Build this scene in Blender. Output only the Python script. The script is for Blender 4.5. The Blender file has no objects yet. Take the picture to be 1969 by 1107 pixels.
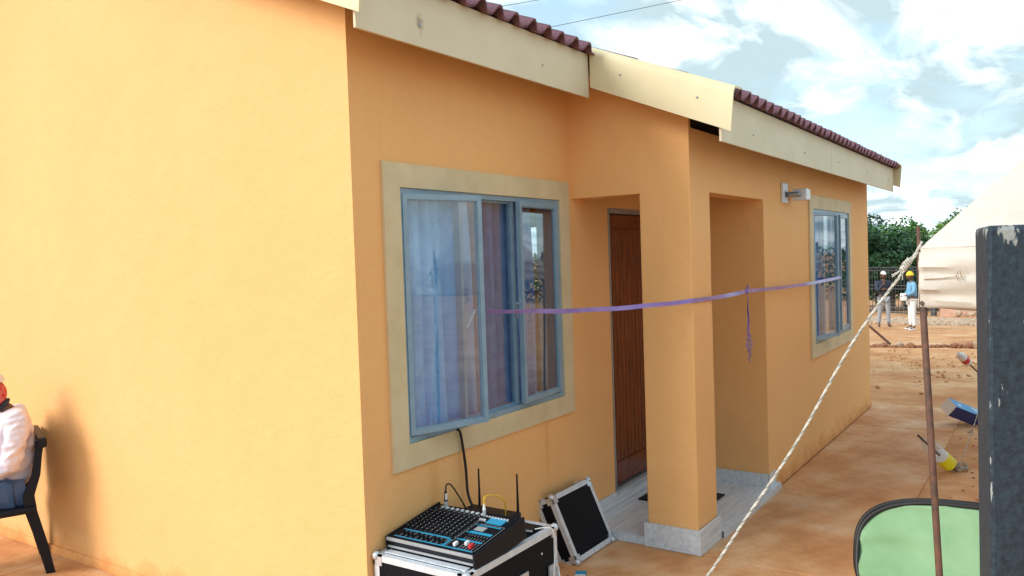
import bpy, bmesh, math, random
from mathutils import Vector, Matrix, noise
random.seed(7)
sc = bpy.context.scene
C = sc.collection
R = math.radians

# ------------------------------------------------------------------ camera
F_PX = 1555.6
cam_loc = Vector((-2.6521, -2.6605, 1.8418))
fwd = Vector((0.82682207, 0.56134999, -0.03537601))
rgt = Vector((0.56041339, -0.82754245, -0.03332169))
upv = Vector((0.04798028, -0.00772592, 0.9988184))
cd = bpy.data.cameras.new('camera')
cam = bpy.data.objects.new('camera', cd)
C.objects.link(cam)
cd.sensor_width = 36
cd.lens = F_PX / 1969 * 36
cd.clip_start = 0.05
cd.clip_end = 2000
m = Matrix((rgt, upv, -fwd)).transposed().to_4x4()
m.translation = cam_loc
cam.matrix_world = m
sc.camera = cam

# ------------------------------------------------------------------ light
SUN_EL, SUN_AZ = 28, 0   # elevation; direction built from vector below
sun_dir = Vector((-1.0, 0.6, 0)).normalized() * math.cos(R(SUN_EL)) + Vector((0, 0, math.sin(R(SUN_EL))))
sd = bpy.data.lights.new('sun', 'SUN')
sd.energy = 0.78
sd.angle = R(28)
sd.color = (1.0, 0.95, 0.87)
so = bpy.data.objects.new('sun', sd)
C.objects.link(so)
so.rotation_euler = (-sun_dir).to_track_quat('-Z', 'Y').to_euler()
so.location = (-5, 5, 12)

w = bpy.data.worlds.new('World')
sc.world = w
w.use_nodes = True
nt = w.node_tree
nt.nodes.clear()
def N(t, **k):
    n = nt.nodes.new(t)
    for a, b in k.items():
        setattr(n, a, b)
    return n
def mathn(op, a, b=None, clamp=False):
    n = nt.nodes.new('ShaderNodeMath'); n.operation = op; n.use_clamp = clamp
    for i, v in enumerate((a, b)):
        if v is None: continue
        if isinstance(v, (int, float)): n.inputs[i].default_value = v
        else: nt.links.new(v, n.inputs[i])
    return n.outputs[0]
L = nt.links.new
out = N('ShaderNodeOutputWorld'); bg = N('ShaderNodeBackground')
bg.inputs['Strength'].default_value = 0.12
sky = N('ShaderNodeTexSky', sky_type='NISHITA', sun_disc=False, sun_elevation=R(SUN_EL),
        sun_rotation=math.atan2(sun_dir.x, sun_dir.y))
sky.air_density = 1.0; sky.dust_density = 2.5; sky.altitude = 1200
geo = N('ShaderNodeTexCoord')
sep = N('ShaderNodeSeparateXYZ'); L(geo.outputs['Generated'], sep.inputs[0])
zc = mathn('ADD', mathn('MAXIMUM', sep.outputs[2], 0.0), 0.16)
u_ = mathn('DIVIDE', sep.outputs[0], zc); v_ = mathn('DIVIDE', sep.outputs[1], zc)
comb = N('ShaderNodeCombineXYZ'); L(u_, comb.inputs[0]); L(v_, comb.inputs[1])
mp = N('ShaderNodeMapping'); L(comb.outputs[0], mp.inputs[0])
mp.inputs['Rotation'].default_value = (0, 0, R(-20)); mp.inputs['Scale'].default_value = (0.9, 1.35, 1)
mp.inputs['Location'].default_value = (3.1, 1.7, 0)
n1 = N('ShaderNodeTexNoise'); n1.inputs['Scale'].default_value = 1.1; n1.inputs['Detail'].default_value = 9
n1.inputs['Roughness'].default_value = 0.56; n1.inputs['Distortion'].default_value = 0.35
L(mp.outputs[0], n1.inputs['Vector'])
r1 = N('ShaderNodeValToRGB')
r1.color_ramp.elements[0].position = 0.36; r1.color_ramp.elements[0].color = (0, 0, 0, 1)
r1.color_ramp.elements[1].position = 0.54; r1.color_ramp.elements[1].color = (1, 1, 1, 1)
L(n1.outputs['Fac'], r1.inputs[0])
n2 = N('ShaderNodeTexNoise'); n2.inputs['Scale'].default_value = 2.9; n2.inputs['Detail'].default_value = 7
n2.inputs['Roughness'].default_value = 0.55; n2.inputs['Distortion'].default_value = 0.5
mp2 = N('ShaderNodeMapping'); L(comb.outputs[0], mp2.inputs[0]); mp2.inputs['Location'].default_value = (7.3, 4.1, 2)
mp2.inputs['Rotation'].default_value = (0, 0, R(-25)); mp2.inputs['Scale'].default_value = (0.7, 1.3, 1)
L(mp2.outputs[0], n2.inputs['Vector'])
r2 = N('ShaderNodeValToRGB')           # cloud body: grey-blue undersides to white tops
r2.color_ramp.elements[0].position = 0.43; r2.color_ramp.elements[0].color = (1.25, 1.62, 1.75, 1)
r2.color_ramp.elements[1].position = 0.66; r2.color_ramp.elements[1].color = (3.4, 3.65, 3.7, 1)
L(n2.outputs['Fac'], r2.inputs[0])
hz = N('ShaderNodeMixRGB'); hz.blend_type = 'MIX'; hz.inputs[0].default_value = 0.75
hz.inputs[2].default_value = (0.98, 1.45, 1.6, 1)   # thin high veil over the blue
L(sky.outputs[0], hz.inputs[1])
mx = N('ShaderNodeMixRGB'); L(r1.outputs[0], mx.inputs[0]); L(hz.outputs[0], mx.inputs[1]); L(r2.outputs[0], mx.inputs[2])
L(mx.outputs[0], bg.inputs['Color']); L(bg.outputs[0], out.inputs['Surface'])

vs = sc.view_settings
vs.view_transform = 'Standard'; vs.look = 'None'; vs.exposure = 2.05; vs.gamma = 1.0; vs.use_curve_mapping = False

# ------------------------------------------------------------------ materials
def principled(name):
    mt = bpy.data.materials.new(name); mt.use_nodes = True
    return mt, mt.node_tree, mt.node_tree.nodes['Principled BSDF']
def mat(name, col, rough=0.7, metal=0.0, var=0.12, scale=6.0, col2=None, bump=0.0, bscale=80.0, spec=0.5, detail=5,
        var_pos=(0.35, 0.65), stretch=None, alpha=None):
    mt, t, p = principled(name)
    ln = t.links.new
    tc = t.nodes.new('ShaderNodeTexCoord')
    vec = tc.outputs['Object']
    if stretch:
        mpp = t.nodes.new('ShaderNodeMapping'); mpp.inputs['Scale'].default_value = stretch
        ln(vec, mpp.inputs[0]); vec = mpp.outputs[0]
    nz = t.nodes.new('ShaderNodeTexNoise'); nz.inputs['Scale'].default_value = scale; nz.inputs['Detail'].default_value = detail
    nz.inputs['Roughness'].default_value = 0.6
    ln(vec, nz.inputs['Vector'])
    rp = t.nodes.new('ShaderNodeValToRGB')
    c2 = col2 if col2 else tuple(max(0, c * (1 - var)) for c in col)
    rp.color_ramp.elements[0].position = var_pos[0]; rp.color_ramp.elements[1].position = var_pos[1]
    rp.color_ramp.elements[0].color = (*c2, 1); rp.color_ramp.elements[1].color = (*col, 1)
    ln(nz.outputs['Fac'], rp.inputs[0]); ln(rp.outputs[0], p.inputs['Base Color'])
    p.inputs['Roughness'].default_value = rough; p.inputs['Metallic'].default_value = metal
    p.inputs['Specular IOR Level'].default_value = spec
    if bump:
        nb = t.nodes.new('ShaderNodeTexNoise'); nb.inputs['Scale'].default_value = bscale; nb.inputs['Detail'].default_value = 6
        ln(vec, nb.inputs['Vector'])
        b = t.nodes.new('ShaderNodeBump'); b.inputs['Strength'].default_value = bump; b.inputs['Distance'].default_value = 0.004
        ln(nb.outputs['Fac'], b.inputs['Height']); ln(b.outputs[0], p.inputs['Normal'])
    return mt
M = {}
# painted plaster: base coat, broad mottling, drip streaks, fine relief
def plaster():
    mt, t, p = principled('painted_plaster'); ln = t.links.new
    tc = t.nodes.new('ShaderNodeTexCoord')
    def nz(scale, st=(1, 1, 1), d=5, ro=0.6):
        mpp = t.nodes.new('ShaderNodeMapping'); mpp.inputs['Scale'].default_value = st; ln(tc.outputs['Object'], mpp.inputs[0])
        n = t.nodes.new('ShaderNodeTexNoise'); n.inputs['Scale'].default_value = scale; n.inputs['Detail'].default_value = d
        n.inputs['Roughness'].default_value = ro; ln(mpp.outputs[0], n.inputs['Vector']); return n.outputs['Fac']
    def ramp(f, a, b, ca, cb):
        r = t.nodes.new('ShaderNodeValToRGB'); r.color_ramp.elements[0].position = a; r.color_ramp.elements[1].position = b
        r.color_ramp.elements[0].color = (*ca, 1); r.color_ramp.elements[1].color = (*cb, 1); ln(f, r.inputs[0]); return r.outputs[0]
    def mul(a, b):
        n = t.nodes.new('ShaderNodeMixRGB'); n.blend_type = 'MULTIPLY'; n.inputs[0].default_value = 1
        ln(a, n.inputs[1]); ln(b, n.inputs[2]); return n.outputs[0]
    base = ramp(nz(0.8, d=7), 0.25, 0.75, (0.81, 0.445, 0.170), (0.86, 0.49, 0.205))
    streak = ramp(nz(9, (1, 1, 0.09), 4), 0.24, 0.46, (0.985, 0.975, 0.965), (1, 1, 1))
    speck = ramp(nz(60, d=3), 0.30, 0.42, (0.93, 0.90, 0.86), (1, 1, 1))
    # red soil splashed up the foot of the wall
    sp = t.nodes.new('ShaderNodeSeparateXYZ'); ln(tc.outputs['Object'], sp.inputs[0])
    ad = t.nodes.new('ShaderNodeMath'); ad.operation = 'MULTIPLY_ADD'; ad.inputs[1].default_value = 0.35; 
    ln(nz(5, d=6), ad.inputs[0]); ln(sp.outputs[2], ad.inputs[2])
    splash = ramp(ad.outputs[0], 0.15, 0.32, (0.74, 0.55, 0.38), (1, 1, 1))
    c = mul(mul(mul(base, streak), speck), splash)
    ln(c, p.inputs['Base Color']); p.inputs['Roughness'].default_value = 0.72; p.inputs['Specular IOR Level'].default_value = 0.35
    b1 = t.nodes.new('ShaderNodeBump'); b1.inputs['Strength'].default_value = 0.35; b1.inputs['Distance'].default_value = 0.004
    ln(nz(110, d=6), b1.inputs['Height'])
    b2 = t.nodes.new('ShaderNodeBump'); b2.inputs['Strength'].default_value = 0.55; b2.inputs['Distance'].default_value = 0.02
    ln(nz(4.5, d=5), b2.inputs['Height']); ln(b1.outputs[0], b2.inputs['Normal']); ln(b2.outputs[0], p.inputs['Normal'])
    return mt
M['wall'] = plaster()
M['cream'] = mat('cream_trim_paint', (0.66, 0.56, 0.36), 0.6, var=0.10, scale=5, col2=(0.58, 0.48, 0.29), bump=0.25, bscale=90)
M['fascia'] = mat('fibre_cement_fascia', (0.66, 0.60, 0.44), 0.6, var=0.08, scale=2.2, col2=(0.60, 0.54, 0.38), bump=0.15, bscale=60)
def spot(mt, centre, rad, colr, st=(1, 1, 1)):
    # a rust/dirt bloom of its own shape round one screw
    t = mt.node_tree; ln = t.links.new; p = t.nodes['Principled BSDF']; src = p.inputs['Base Color'].links[0].from_socket
    tc = t.nodes.new('ShaderNodeTexCoord'); mp_ = t.nodes.new('ShaderNodeVectorMath'); mp_.operation = 'SUBTRACT'; ln(tc.outputs['Object'], mp_.inputs[0]); mp_.inputs[1].default_value = centre
    m2 = t.nodes.new('ShaderNodeVectorMath'); m2.operation = 'MULTIPLY'; ln(mp_.outputs[0], m2.inputs[0]); m2.inputs[1].default_value = st
    le = t.nodes.new('ShaderNodeVectorMath'); le.operation = 'LENGTH'; ln(m2.outputs[0], le.inputs[0])
    nz = t.nodes.new('ShaderNodeTexNoise'); nz.inputs['Scale'].default_value = 45; ln(tc.outputs['Object'], nz.inputs['Vector'])
    ma = t.nodes.new('ShaderNodeMath'); ma.operation = 'MULTIPLY_ADD'; ln(nz.outputs['Fac'], ma.inputs[0]); ma.inputs[1].default_value = rad*1.1; ln(le.outputs['Value'], ma.inputs[2])
    rp = t.nodes.new('ShaderNodeValToRGB'); rp.color_ramp.elements[0].position = rad*.35; rp.color_ramp.elements[1].position = rad*1.5
    rp.color_ramp.elements[0].color = (*colr, 1); rp.color_ramp.elements[1].color = (1, 1, 1, 1); ln(ma.outputs[0], rp.inputs[0])
    mu = t.nodes.new('ShaderNodeMixRGB'); mu.blend_type = 'MULTIPLY'; mu.inputs[0].default_value = 1; ln(src, mu.inputs[1]); ln(rp.outputs[0], mu.inputs[2]); ln(mu.outputs[0], p.inputs['Base Color'])
spot(M['wall'], (.50, 0, .70), .10, (.90, .80, .68), (1.6, 1, .30))
spot(M['wall'], (1.60, 0, .68), .07, (.88, .78, .66), (2.0, 1, .22))
spot(M['wall'], (.20, 0, 2.45), .02, (.80, .70, .60), (6, 1, .15))
spot(M['fascia'], (.22, -.25, 2.93), .045, (.45, .36, .30), (1.3, 1, .8))
M['barge'] = mat('barge_board_paint', (0.70, 0.62, 0.40), 0.55, scale=2.2, col2=(0.64, 0.56, 0.35), bump=0.15, bscale=60)
M['tile'] = mat('roof_tile_maroon', (0.19, 0.085, 0.11), 0.85, scale=14, col2=(0.09, 0.045, 0.065), bump=0.6, bscale=120)
M['steel_blue'] = mat('blue_grey_window_paint', (0.24, 0.37, 0.48), 0.36, scale=9, col2=(0.19, 0.31, 0.42), bump=0.1, bscale=60)
M['dark'] = mat('dark_timber', (0.05, 0.04, 0.035), 0.8)
M['inner'] = mat('interior_paint', (0.22, 0.29, 0.36), 0.8)
M['floor_in'] = mat('interior_floor', (0.14, 0.12, 0.11), 0.6)
M['wood'] = mat('varnished_wood', (0.25, 0.060, 0.018), 0.22, scale=5, col2=(0.055, 0.014, 0.008), bump=0.2, bscale=30, stretch=(14, 14, 0.9), var_pos=(0.3, 0.7))
M['galv'] = mat('galvanised_steel', (0.36, 0.40, 0.43), 0.4, metal=0.6, scale=12)
M['tile_grey'] = mat('grey_streaked_tile', (0.72, 0.77, 0.82), 0.25, scale=3.2, col2=(0.50, 0.55, 0.62), stretch=(1.2, 12, 12), var_pos=(0.3, 0.7), detail=7)
M['grout'] = mat('grout', (0.20, 0.19, 0.18), 0.9)
M['alu'] = mat('aluminium', (0.72, 0.77, 0.84), 0.42, metal=0.2, scale=25, col2=(0.58, 0.63, 0.70), bump=0.15)
M['chrome'] = mat('chromed_steel', (0.66, 0.71, 0.78), 0.25, metal=0.5, scale=30)
M['blackply'] = mat('black_laminate', (0.006, 0.008, 0.013), 0.5, scale=40, col2=(0.004, 0.005, 0.009), bump=0.25, bscale=260, spec=0.12)
M['blackplastic'] = mat('black_plastic', (0.007, 0.009, 0.015), 0.45, spec=0.22, scale=10)
M['mixblue'] = mat('mixer_blue_print', (0.02, 0.30, 0.52), 0.4, scale=20)
M['mixgrey'] = mat('knob_grey', (0.35, 0.36, 0.38), 0.4)
M['white'] = mat('white_plastic', (0.78, 0.78, 0.78), 0.4, var=0.05)
M['red'] = mat('red_plastic', (0.62, 0.03, 0.04), 0.4)
M['yellow'] = mat('yellow_cable', (0.80, 0.52, 0.03), 0.45)
M['cablek'] = mat('black_rubber', (0.012, 0.012, 0.014), 0.5)
M['ribbon'] = mat('purple_satin', (0.30, 0.24, 0.62), 0.28, scale=10, col2=(0.22, 0.15, 0.50), spec=0.8)
M['rope'] = mat('white_nylon_rope', (0.70, 0.69, 0.64), 0.75, scale=40, col2=(0.45, 0.43, 0.37))
M['rope_dark'] = mat('grey_green_rope_strand', (0.33, 0.34, 0.31), 0.8, scale=30)
M['rust'] = mat('rusty_steel', (0.17, 0.08, 0.05), 0.75, scale=16, col2=(0.07, 0.045, 0.04), bump=0.6, bscale=80)
M['canvas'] = mat('tent_canvas', (0.60, 0.57, 0.52), 0.85, scale=2.6, col2=(0.50, 0.45, 0.38), bump=0.2, bscale=150, detail=8, var_pos=(0.3, 0.55))
M['canvas_stain'] = mat('brown_canvas_patch', (0.33, 0.22, 0.13), 0.9, scale=30, col2=(0.5, 0.38, 0.26))
M['green'] = mat('green_backdrop_cloth', (0.24, 0.42, 0.24), 0.75, scale=3, col2=(0.18, 0.34, 0.17))
M['greend'] = mat('green_hem_cloth', (0.13, 0.45, 0.12), 0.75, scale=3)
M['navy'] = mat('navy_jacket', (0.022, 0.030, 0.055), 0.7, scale=20)
M['skin'] = mat('dark_brown_skin', (0.12, 0.055, 0.030), 0.55, scale=30)
M['jacketwhite'] = mat('pinkish_white_nylon', (0.78, 0.66, 0.68), 0.5, scale=5, col2=(0.62, 0.60, 0.72), bump=0.7, bscale=14)
M['jeans'] = mat('grey_trouser_cloth', (0.30, 0.33, 0.38), 0.85, scale=14)
M['jeansd'] = mat('denim', (0.07, 0.12, 0.24), 0.85, scale=20)
M['denimlight'] = mat('light_denim', (0.20, 0.42, 0.62), 0.8, scale=14, col2=(0.13, 0.32, 0.52))
M['whitecloth'] = mat('white_cloth', (0.74, 0.75, 0.78), 0.8, scale=12)
M['hatyellow'] = mat('yellow_hat', (0.85, 0.60, 0.02), 0.5)
M['shoe'] = mat('black_shoe', (0.02, 0.018, 0.018), 0.5)
M['curtl'] = mat('pale_blue_curtain', (0.30, 0.62, 0.92), 0.9, scale=9, col2=(0.20, 0.48, 0.80))
M['curtd'] = mat('mauve_grey_curtain', (0.19, 0.30, 0.54), 0.85, scale=10, col2=(0.11, 0.18, 0.38))
M['blueb'] = mat('blue_carton', (0.03, 0.045, 0.20), 0.5, scale=10)
M['bluel'] = mat('light_blue_carton', (0.02, 0.28, 0.60), 0.5, scale=10)
M['yl'] = mat('yellow_label', (0.85, 0.80, 0.02), 0.5)
M['stone'] = mat('red_brown_stone', (0.44, 0.23, 0.13), 0.9, scale=6, col2=(0.22, 0.09, 0.05), bump=0.6, bscale=30)
M['stone_pale'] = mat('pale_rubble', (0.52, 0.40, 0.30), 0.9, scale=8, col2=(0.36, 0.24, 0.16))
M['brickw'] = mat('pink_plaster_wall', (0.55, 0.34, 0.25), 0.9, scale=5, col2=(0.42, 0.24, 0.17))
M['gate'] = mat('dark_gate_steel', (0.055, 0.06, 0.07), 0.6, scale=10)
M['wire'] = mat('fence_wire', (0.50, 0.47, 0.40), 0.6, metal=0.3)
M['bark'] = mat('bark', (0.10, 0.07, 0.05), 0.95, scale=8, bump=0.6, bscale=20)
M['clod'] = mat('soil_clod', (0.46, 0.21, 0.10), 0.95, scale=8, col2=(0.34, 0.14, 0.06), bump=0.5, bscale=40)
M['mat'] = mat('black_doormat_pile', (0.012, 0.012, 0.014), 0.95, bump=0.6, bscale=200)
M['lampglass'] = mat('frosted_lamp_cover', (0.72, 0.73, 0.72), 0.25, var=0.05)
M['line'] = mat('power_line', (0.10, 0.11, 0.13), 0.6)
def leafmat(name, a, b):
    mt = mat(name, a, 0.55, scale=0.9, col2=b, detail=3, spec=0.35)
    mt.node_tree.nodes['Principled BSDF'].inputs['Subsurface Weight'].default_value = 0.0
    return mt
M['leaf1'] = leafmat('mango_leaf', (0.035, 0.105, 0.035), (0.015, 0.06, 0.03))
M['leaf2'] = leafmat('fresh_leaf', (0.075, 0.19, 0.035), (0.03, 0.11, 0.03))
M['leaf3'] = leafmat('yellow_green_leaf', (0.16, 0.27, 0.03), (0.07, 0.16, 0.03))
def glassmat(name, tint, refl_ior):
    mt = bpy.data.materials.new(name); mt.use_nodes = True; t = mt.node_tree; t.nodes.clear(); ln = t.links.new
    o = t.nodes.new('ShaderNodeOutputMaterial'); mxs = t.nodes.new('ShaderNodeMixShader')
    tr = t.nodes.new('ShaderNodeBsdfTransparent'); tr.inputs[0].default_value = (*tint, 1)
    gl = t.nodes.new('ShaderNodeBsdfGlossy'); gl.inputs['Roughness'].default_value = 0.012
    fr = t.nodes.new('ShaderNodeFresnel'); gg = t.nodes.new('ShaderNodeNewGeometry'); mi = t.nodes.new('ShaderNodeMix')
    mi.inputs[2].default_value = refl_ior; mi.inputs[3].default_value = 1/refl_ior   # same reflectance on both faces of the thin pane
    ln(gg.outputs['Backfacing'], mi.inputs[0]); ln(mi.outputs[0], fr.inputs[0])
    nb = t.nodes.new('ShaderNodeTexNoise'); nb.inputs['Scale'].default_value = 2.2; nb.inputs['Detail'].default_value = 1
    tc = t.nodes.new('ShaderNodeTexCoord'); ln(tc.outputs['Object'], nb.inputs['Vector'])
    b = t.nodes.new('ShaderNodeBump'); b.inputs['Strength'].default_value = 0.08; b.inputs['Distance'].default_value = 0.01
    ln(nb.outputs['Fac'], b.inputs['Height']); ln(b.outputs[0], gl.inputs['Normal'])
    ln(fr.outputs[0], mxs.inputs[0]); ln(tr.outputs[0], mxs.inputs[1]); ln(gl.outputs[0], mxs.inputs[2]); ln(mxs.outputs[0], o.inputs[0])
    return mt
M['glass'] = glassmat('window_glass', (0.90, 0.96, 1.0), 1.95)
M['clear'] = glassmat('clear_bottle_plastic', (0.90, 0.93, 0.95), 1.6)
# concrete apron stained by red soil, and bare soil
def ground_mat(name, cols, pos, s1, s2, bump, rough=0.85, dirt=None):
    mt, t, p = principled(name); ln = t.links.new
    tc = t.nodes.new('ShaderNodeTexCoord')
    def nz(scale, d=7, st=(1, 1, 1)):
        mpp = t.nodes.new('ShaderNodeMapping'); mpp.inputs['Scale'].default_value = st; ln(tc.outputs['Object'], mpp.inputs[0])
        n = t.nodes.new('ShaderNodeTexNoise'); n.inputs['Scale'].default_value = scale; n.inputs['Detail'].default_value = d
        n.inputs['Roughness'].default_value = 0.62; ln(mpp.outputs[0], n.inputs['Vector']); return n.outputs['Fac']
    r = t.nodes.new('ShaderNodeValToRGB'); e = r.color_ramp.elements
    while len(e) < len(cols): e.new(0.5)
    for i, (c, q) in enumerate(zip(cols, pos)): e[i].position = q; e[i].color = (*c, 1)
    ln(nz(s1), r.inputs[0])
    r3 = t.nodes.new('ShaderNodeValToRGB'); r3.color_ramp.elements[0].position = 0.33; r3.color_ramp.elements[1].position = 0.6
    r3.color_ramp.elements[0].color = (0.86, 0.79, 0.72, 1); r3.color_ramp.elements[1].color = (1, 1, 1, 1)
    ln(nz(s2), r3.inputs[0])
    mu = t.nodes.new('ShaderNodeMixRGB'); mu.blend_type = 'MULTIPLY'; mu.inputs[0].default_value = 1
    ln(r.outputs[0], mu.inputs[1]); ln(r3.outputs[0], mu.inputs[2])
    ln(mu.outputs[0], p.inputs['Base Color']); p.inputs['Roughness'].default_value = rough; p.inputs['Specular IOR Level'].default_value = 0.3
    b = t.nodes.new('ShaderNodeBump'); b.inputs['Strength'].default_value = bump; b.inputs['Distance'].default_value = 0.01
    ln(nz(s2 * 6), b.inputs['Height']); ln(b.outputs[0], p.inputs['Normal'])
    return mt
M['apron'] = ground_mat('stained_concrete', [(0.54, 0.235, 0.09), (0.67, 0.35, 0.16), (0.77, 0.53, 0.33)], [0.32, 0.5, 0.68], 1.7, 7, 0.3, 0.7)
M['soil'] = ground_mat('red_soil', [(0.47, 0.20, 0.08), (0.62, 0.32, 0.145), (0.76, 0.50, 0.30)], [0.3, 0.5, 0.7], 0.9, 5, 0.7, 0.95)

# ------------------------------------------------------------------ mesh helpers
class MB:
    def __init__(s): s.v = []; s.f = []
    def add(s, vs_, fs):
        o = len(s.v); s.v += [tuple(q) for q in vs_]; s.f += [tuple(i + o for i in f) for f in fs]; return s
    def box(s, x0, x1, y0, y1, z0, z1, mtx=None):
        vs_ = [Vector(q) for q in ((x0,y0,z0),(x1,y0,z0),(x1,y1,z0),(x0,y1,z0),(x0,y0,z1),(x1,y0,z1),(x1,y1,z1),(x0,y1,z1))]
        if mtx: vs_ = [mtx @ q for q in vs_]
        return s.add(vs_, [(0,3,2,1),(4,5,6,7),(0,1,5,4),(1,2,6,5),(2,3,7,6),(3,0,4,7)])
    def bevbox(s, x0, x1, y0, y1, z0, z1, b, mtx=None):
        bm = bmesh.new(); mm = Matrix.Translation(((x0+x1)/2,(y0+y1)/2,(z0+z1)/2)) @ Matrix.Diagonal((x1-x0,y1-y0,z1-z0,1))
        bmesh.ops.create_cube(bm, size=1, matrix=mm)
        bmesh.ops.bevel(bm, geom=bm.edges[:] + bm.verts[:], offset=b, segments=2, affect='EDGES', profile=0.6)
        if mtx: bmesh.ops.transform(bm, matrix=mtx, verts=bm.verts)
        bm.verts.index_update(); s.add([v.co for v in bm.verts], [[v.index for v in f.verts] for f in bm.faces]); bm.free(); return s
    def tube(s, pts, rad, n=8, cap=True):
        pts = [Vector(p) for p in pts]; rs = rad if isinstance(rad, (list, tuple)) else [rad] * len(pts)
        o = len(s.v); prev = None
        for i, p in enumerate(pts):
            d = (pts[min(i+1, len(pts)-1)] - pts[max(i-1, 0)]).normalized()
            if prev is None:
                a = Vector((0, 0, 1)) if abs(d.z) < 0.9 else Vector((1, 0, 0)); x = d.cross(a).normalized()
            else: x = (prev - d * prev.dot(d)).normalized()
            prev = x; y = d.cross(x)
            for k in range(n):
                t = 2 * math.pi * k / n; s.v.append(tuple(p + (x * math.cos(t) + y * math.sin(t)) * rs[i]))
        for i in range(len(pts) - 1):
            for k in range(n):
                s.f.append((o+i*n+k, o+i*n+(k+1)%n, o+(i+1)*n+(k+1)%n, o+(i+1)*n+k))
        if cap:
            s.f.append(tuple(o+k for k in range(n))[::-1]); s.f.append(tuple(o+(len(pts)-1)*n+k for k in range(n)))
        return s
    def lathe(s, prof, n=16, mtx=None):
        o = len(s.v)
        for (r_, z) in prof:
            for k in range(n):
                t = 2*math.pi*k/n; q = Vector((r_*math.cos(t), r_*math.sin(t), z)); s.v.append(tuple(mtx @ q if mtx else q))
        for i in range(len(prof)-1):
            for k in range(n): s.f.append((o+i*n+k, o+i*n+(k+1)%n, o+(i+1)*n+(k+1)%n, o+(i+1)*n+k))
        s.f.append(tuple(o+k for k in range(n))[::-1]); s.f.append(tuple(o+(len(prof)-1)*n+k for k in range(n)))
        return s
    def prism(s, poly, axis, a, b):
        # poly: 2D points; axis 'X' -> (y,z), 'Y' -> (x,z), 'Z' -> (x,y)
        def P(q, t):
            return {'X': (t, q[0], q[1]), 'Y': (q[0], t, q[1]), 'Z': (q[0], q[1], t)}[axis]
        n = len(poly)
        return s.add([P(q, a) for q in poly] + [P(q, b) for q in poly],
                     [tuple(range(n)), tuple(range(2*n-1, n-1, -1))] + [(i, i+n, (i+1)%n+n, (i+1)%n) for i in range(n)])
    def cells(s, axis, t0, t1, us, zs, holes):
        # wall with rectangular openings; emits only outer faces
        us = sorted(set(us)); zs = sorted(set(zs))
        def solid(i, j):
            if i < 0 or j < 0 or i >= len(us)-1 or j >= len(zs)-1: return False
            cu = (us[i]+us[i+1])/2; cz = (zs[j]+zs[j+1])/2
            return not any(h[0] < cu < h[1] and h[2] < cz < h[3] for h in holes)
        def P(t, u, z): return (u, t, z) if axis == 'Y' else (t, u, z)
        def q(a, b, c, d): s.add([a, b, c, d], [(0, 1, 2, 3)])
        for i in range(len(us)-1):
            for j in range(len(zs)-1):
                if not solid(i, j): continue
                a, b, c, d = us[i], us[i+1], zs[j], zs[j+1]
                q(P(t0,a,c),P(t0,b,c),P(t0,b,d),P(t0,a,d)); q(P(t1,a,c),P(t1,a,d),P(t1,b,d),P(t1,b,c))
                if not solid(i-1,j): q(P(t0,a,c),P(t0,a,d),P(t1,a,d),P(t1,a,c))
                if not solid(i+1,j): q(P(t0,b,c),P(t1,b,c),P(t1,b,d),P(t0,b,d))
                if not solid(i,j-1): q(P(t0,a,c),P(t1,a,c),P(t1,b,c),P(t0,b,c))
                if not solid(i,j+1): q(P(t0,a,d),P(t0,b,d),P(t1,b,d),P(t1,a,d))
        return s
    def mesh(s, name, mt, smooth=False, weld=False):
        me = bpy.data.meshes.new(name); me.from_pydata(s.v, [], s.f); me.materials.append(mt)
        bm = bmesh.new(); bm.from_mesh(me)
        if weld: bmesh.ops.remove_doubles(bm, verts=bm.verts, dist=1e-5)
        bmesh.ops.recalc_face_normals(bm, faces=bm.faces)
        if smooth:
            for f in bm.faces: f.smooth = True
            for e in bm.edges:
                if len(e.link_faces) == 2 and e.calc_face_angle(0) > R(50): e.smooth = False
        bm.to_mesh(me); bm.free(); return me
    def build(s, name, mt, parent=None, smooth=False, weld=False, kind=None):
        return link(name, s.mesh(name, mt, smooth, weld), parent, kind)
def link(name, me, parent=None, kind=None):
    o = bpy.data.objects.new(name, me); C.objects.link(o)
    if parent: o.parent = parent
    if kind: o['kind'] = kind
    return o
def thing(name, label, cat, loc=(0,0,0), rz=0, group=None):
    o = bpy.data.objects.new(name, None); C.objects.link(o); o.empty_display_size = 0.1
    o.location = loc; o.rotation_euler = (0, 0, rz); tag(o, label, cat, group); return o
def tag(o, label, cat, group=None):
    o['label'] = label; o['category'] = cat
    if group: o['group'] = group
    return o
def struct(o): o['kind'] = 'structure'; return o
def dup(o, parent=None):
    c = o.copy(); C.objects.link(c)
    if parent: c.parent = parent
    for ch in list(o.children): dup(ch, c)
    return c
def mpart(o, label): o['label'] = label; return o

# ------------------------------------------------------------------ ground
def gz(x, y):
    z = 0.0 if x < 8.2 else -(min(x, 120) - 8.2) * 0.042
    return z
g = MB()
xs = [-80, -40, -15, -8, -4, -2] + [i * 0.5 for i in range(-2, 17)] + [8.2 + i * 0.25 for i in range(0, 61)] + [24, 25, 26, 28, 30, 33, 36, 40, 50, 60, 90, 120, 200, 400, 900]
xs = sorted(set(xs))
ys = [-900, -400, -200, -100, -40, -20, -10, -6, -4] + [-3 + i * 0.25 for i in range(0, 25)] + [4, 5, 7, 10, 15, 25, 50, 100, 200, 400, 900]
for x in xs:
    for y in ys:
        z = gz(x, y) - 0.012
        if x > 8 and -6 < y < 6 and x < 40: z += 0.05 * noise.noise(Vector((x * 0.9, y * 0.9, 0))) + 0.02 * noise.noise(Vector((x * 3.1, y * 3.1, 5)))
        if 9.2 < x < 16 and -2.2 < y < 1.5: z += 0.07 * max(0, noise.noise(Vector((x * 1.6, y * 1.9, 9)))) + 0.03 * noise.noise(Vector((x * 4.3, y * 4.7, 3)))
        g.v.append((x, y, z))
nY = len(ys)
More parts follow.
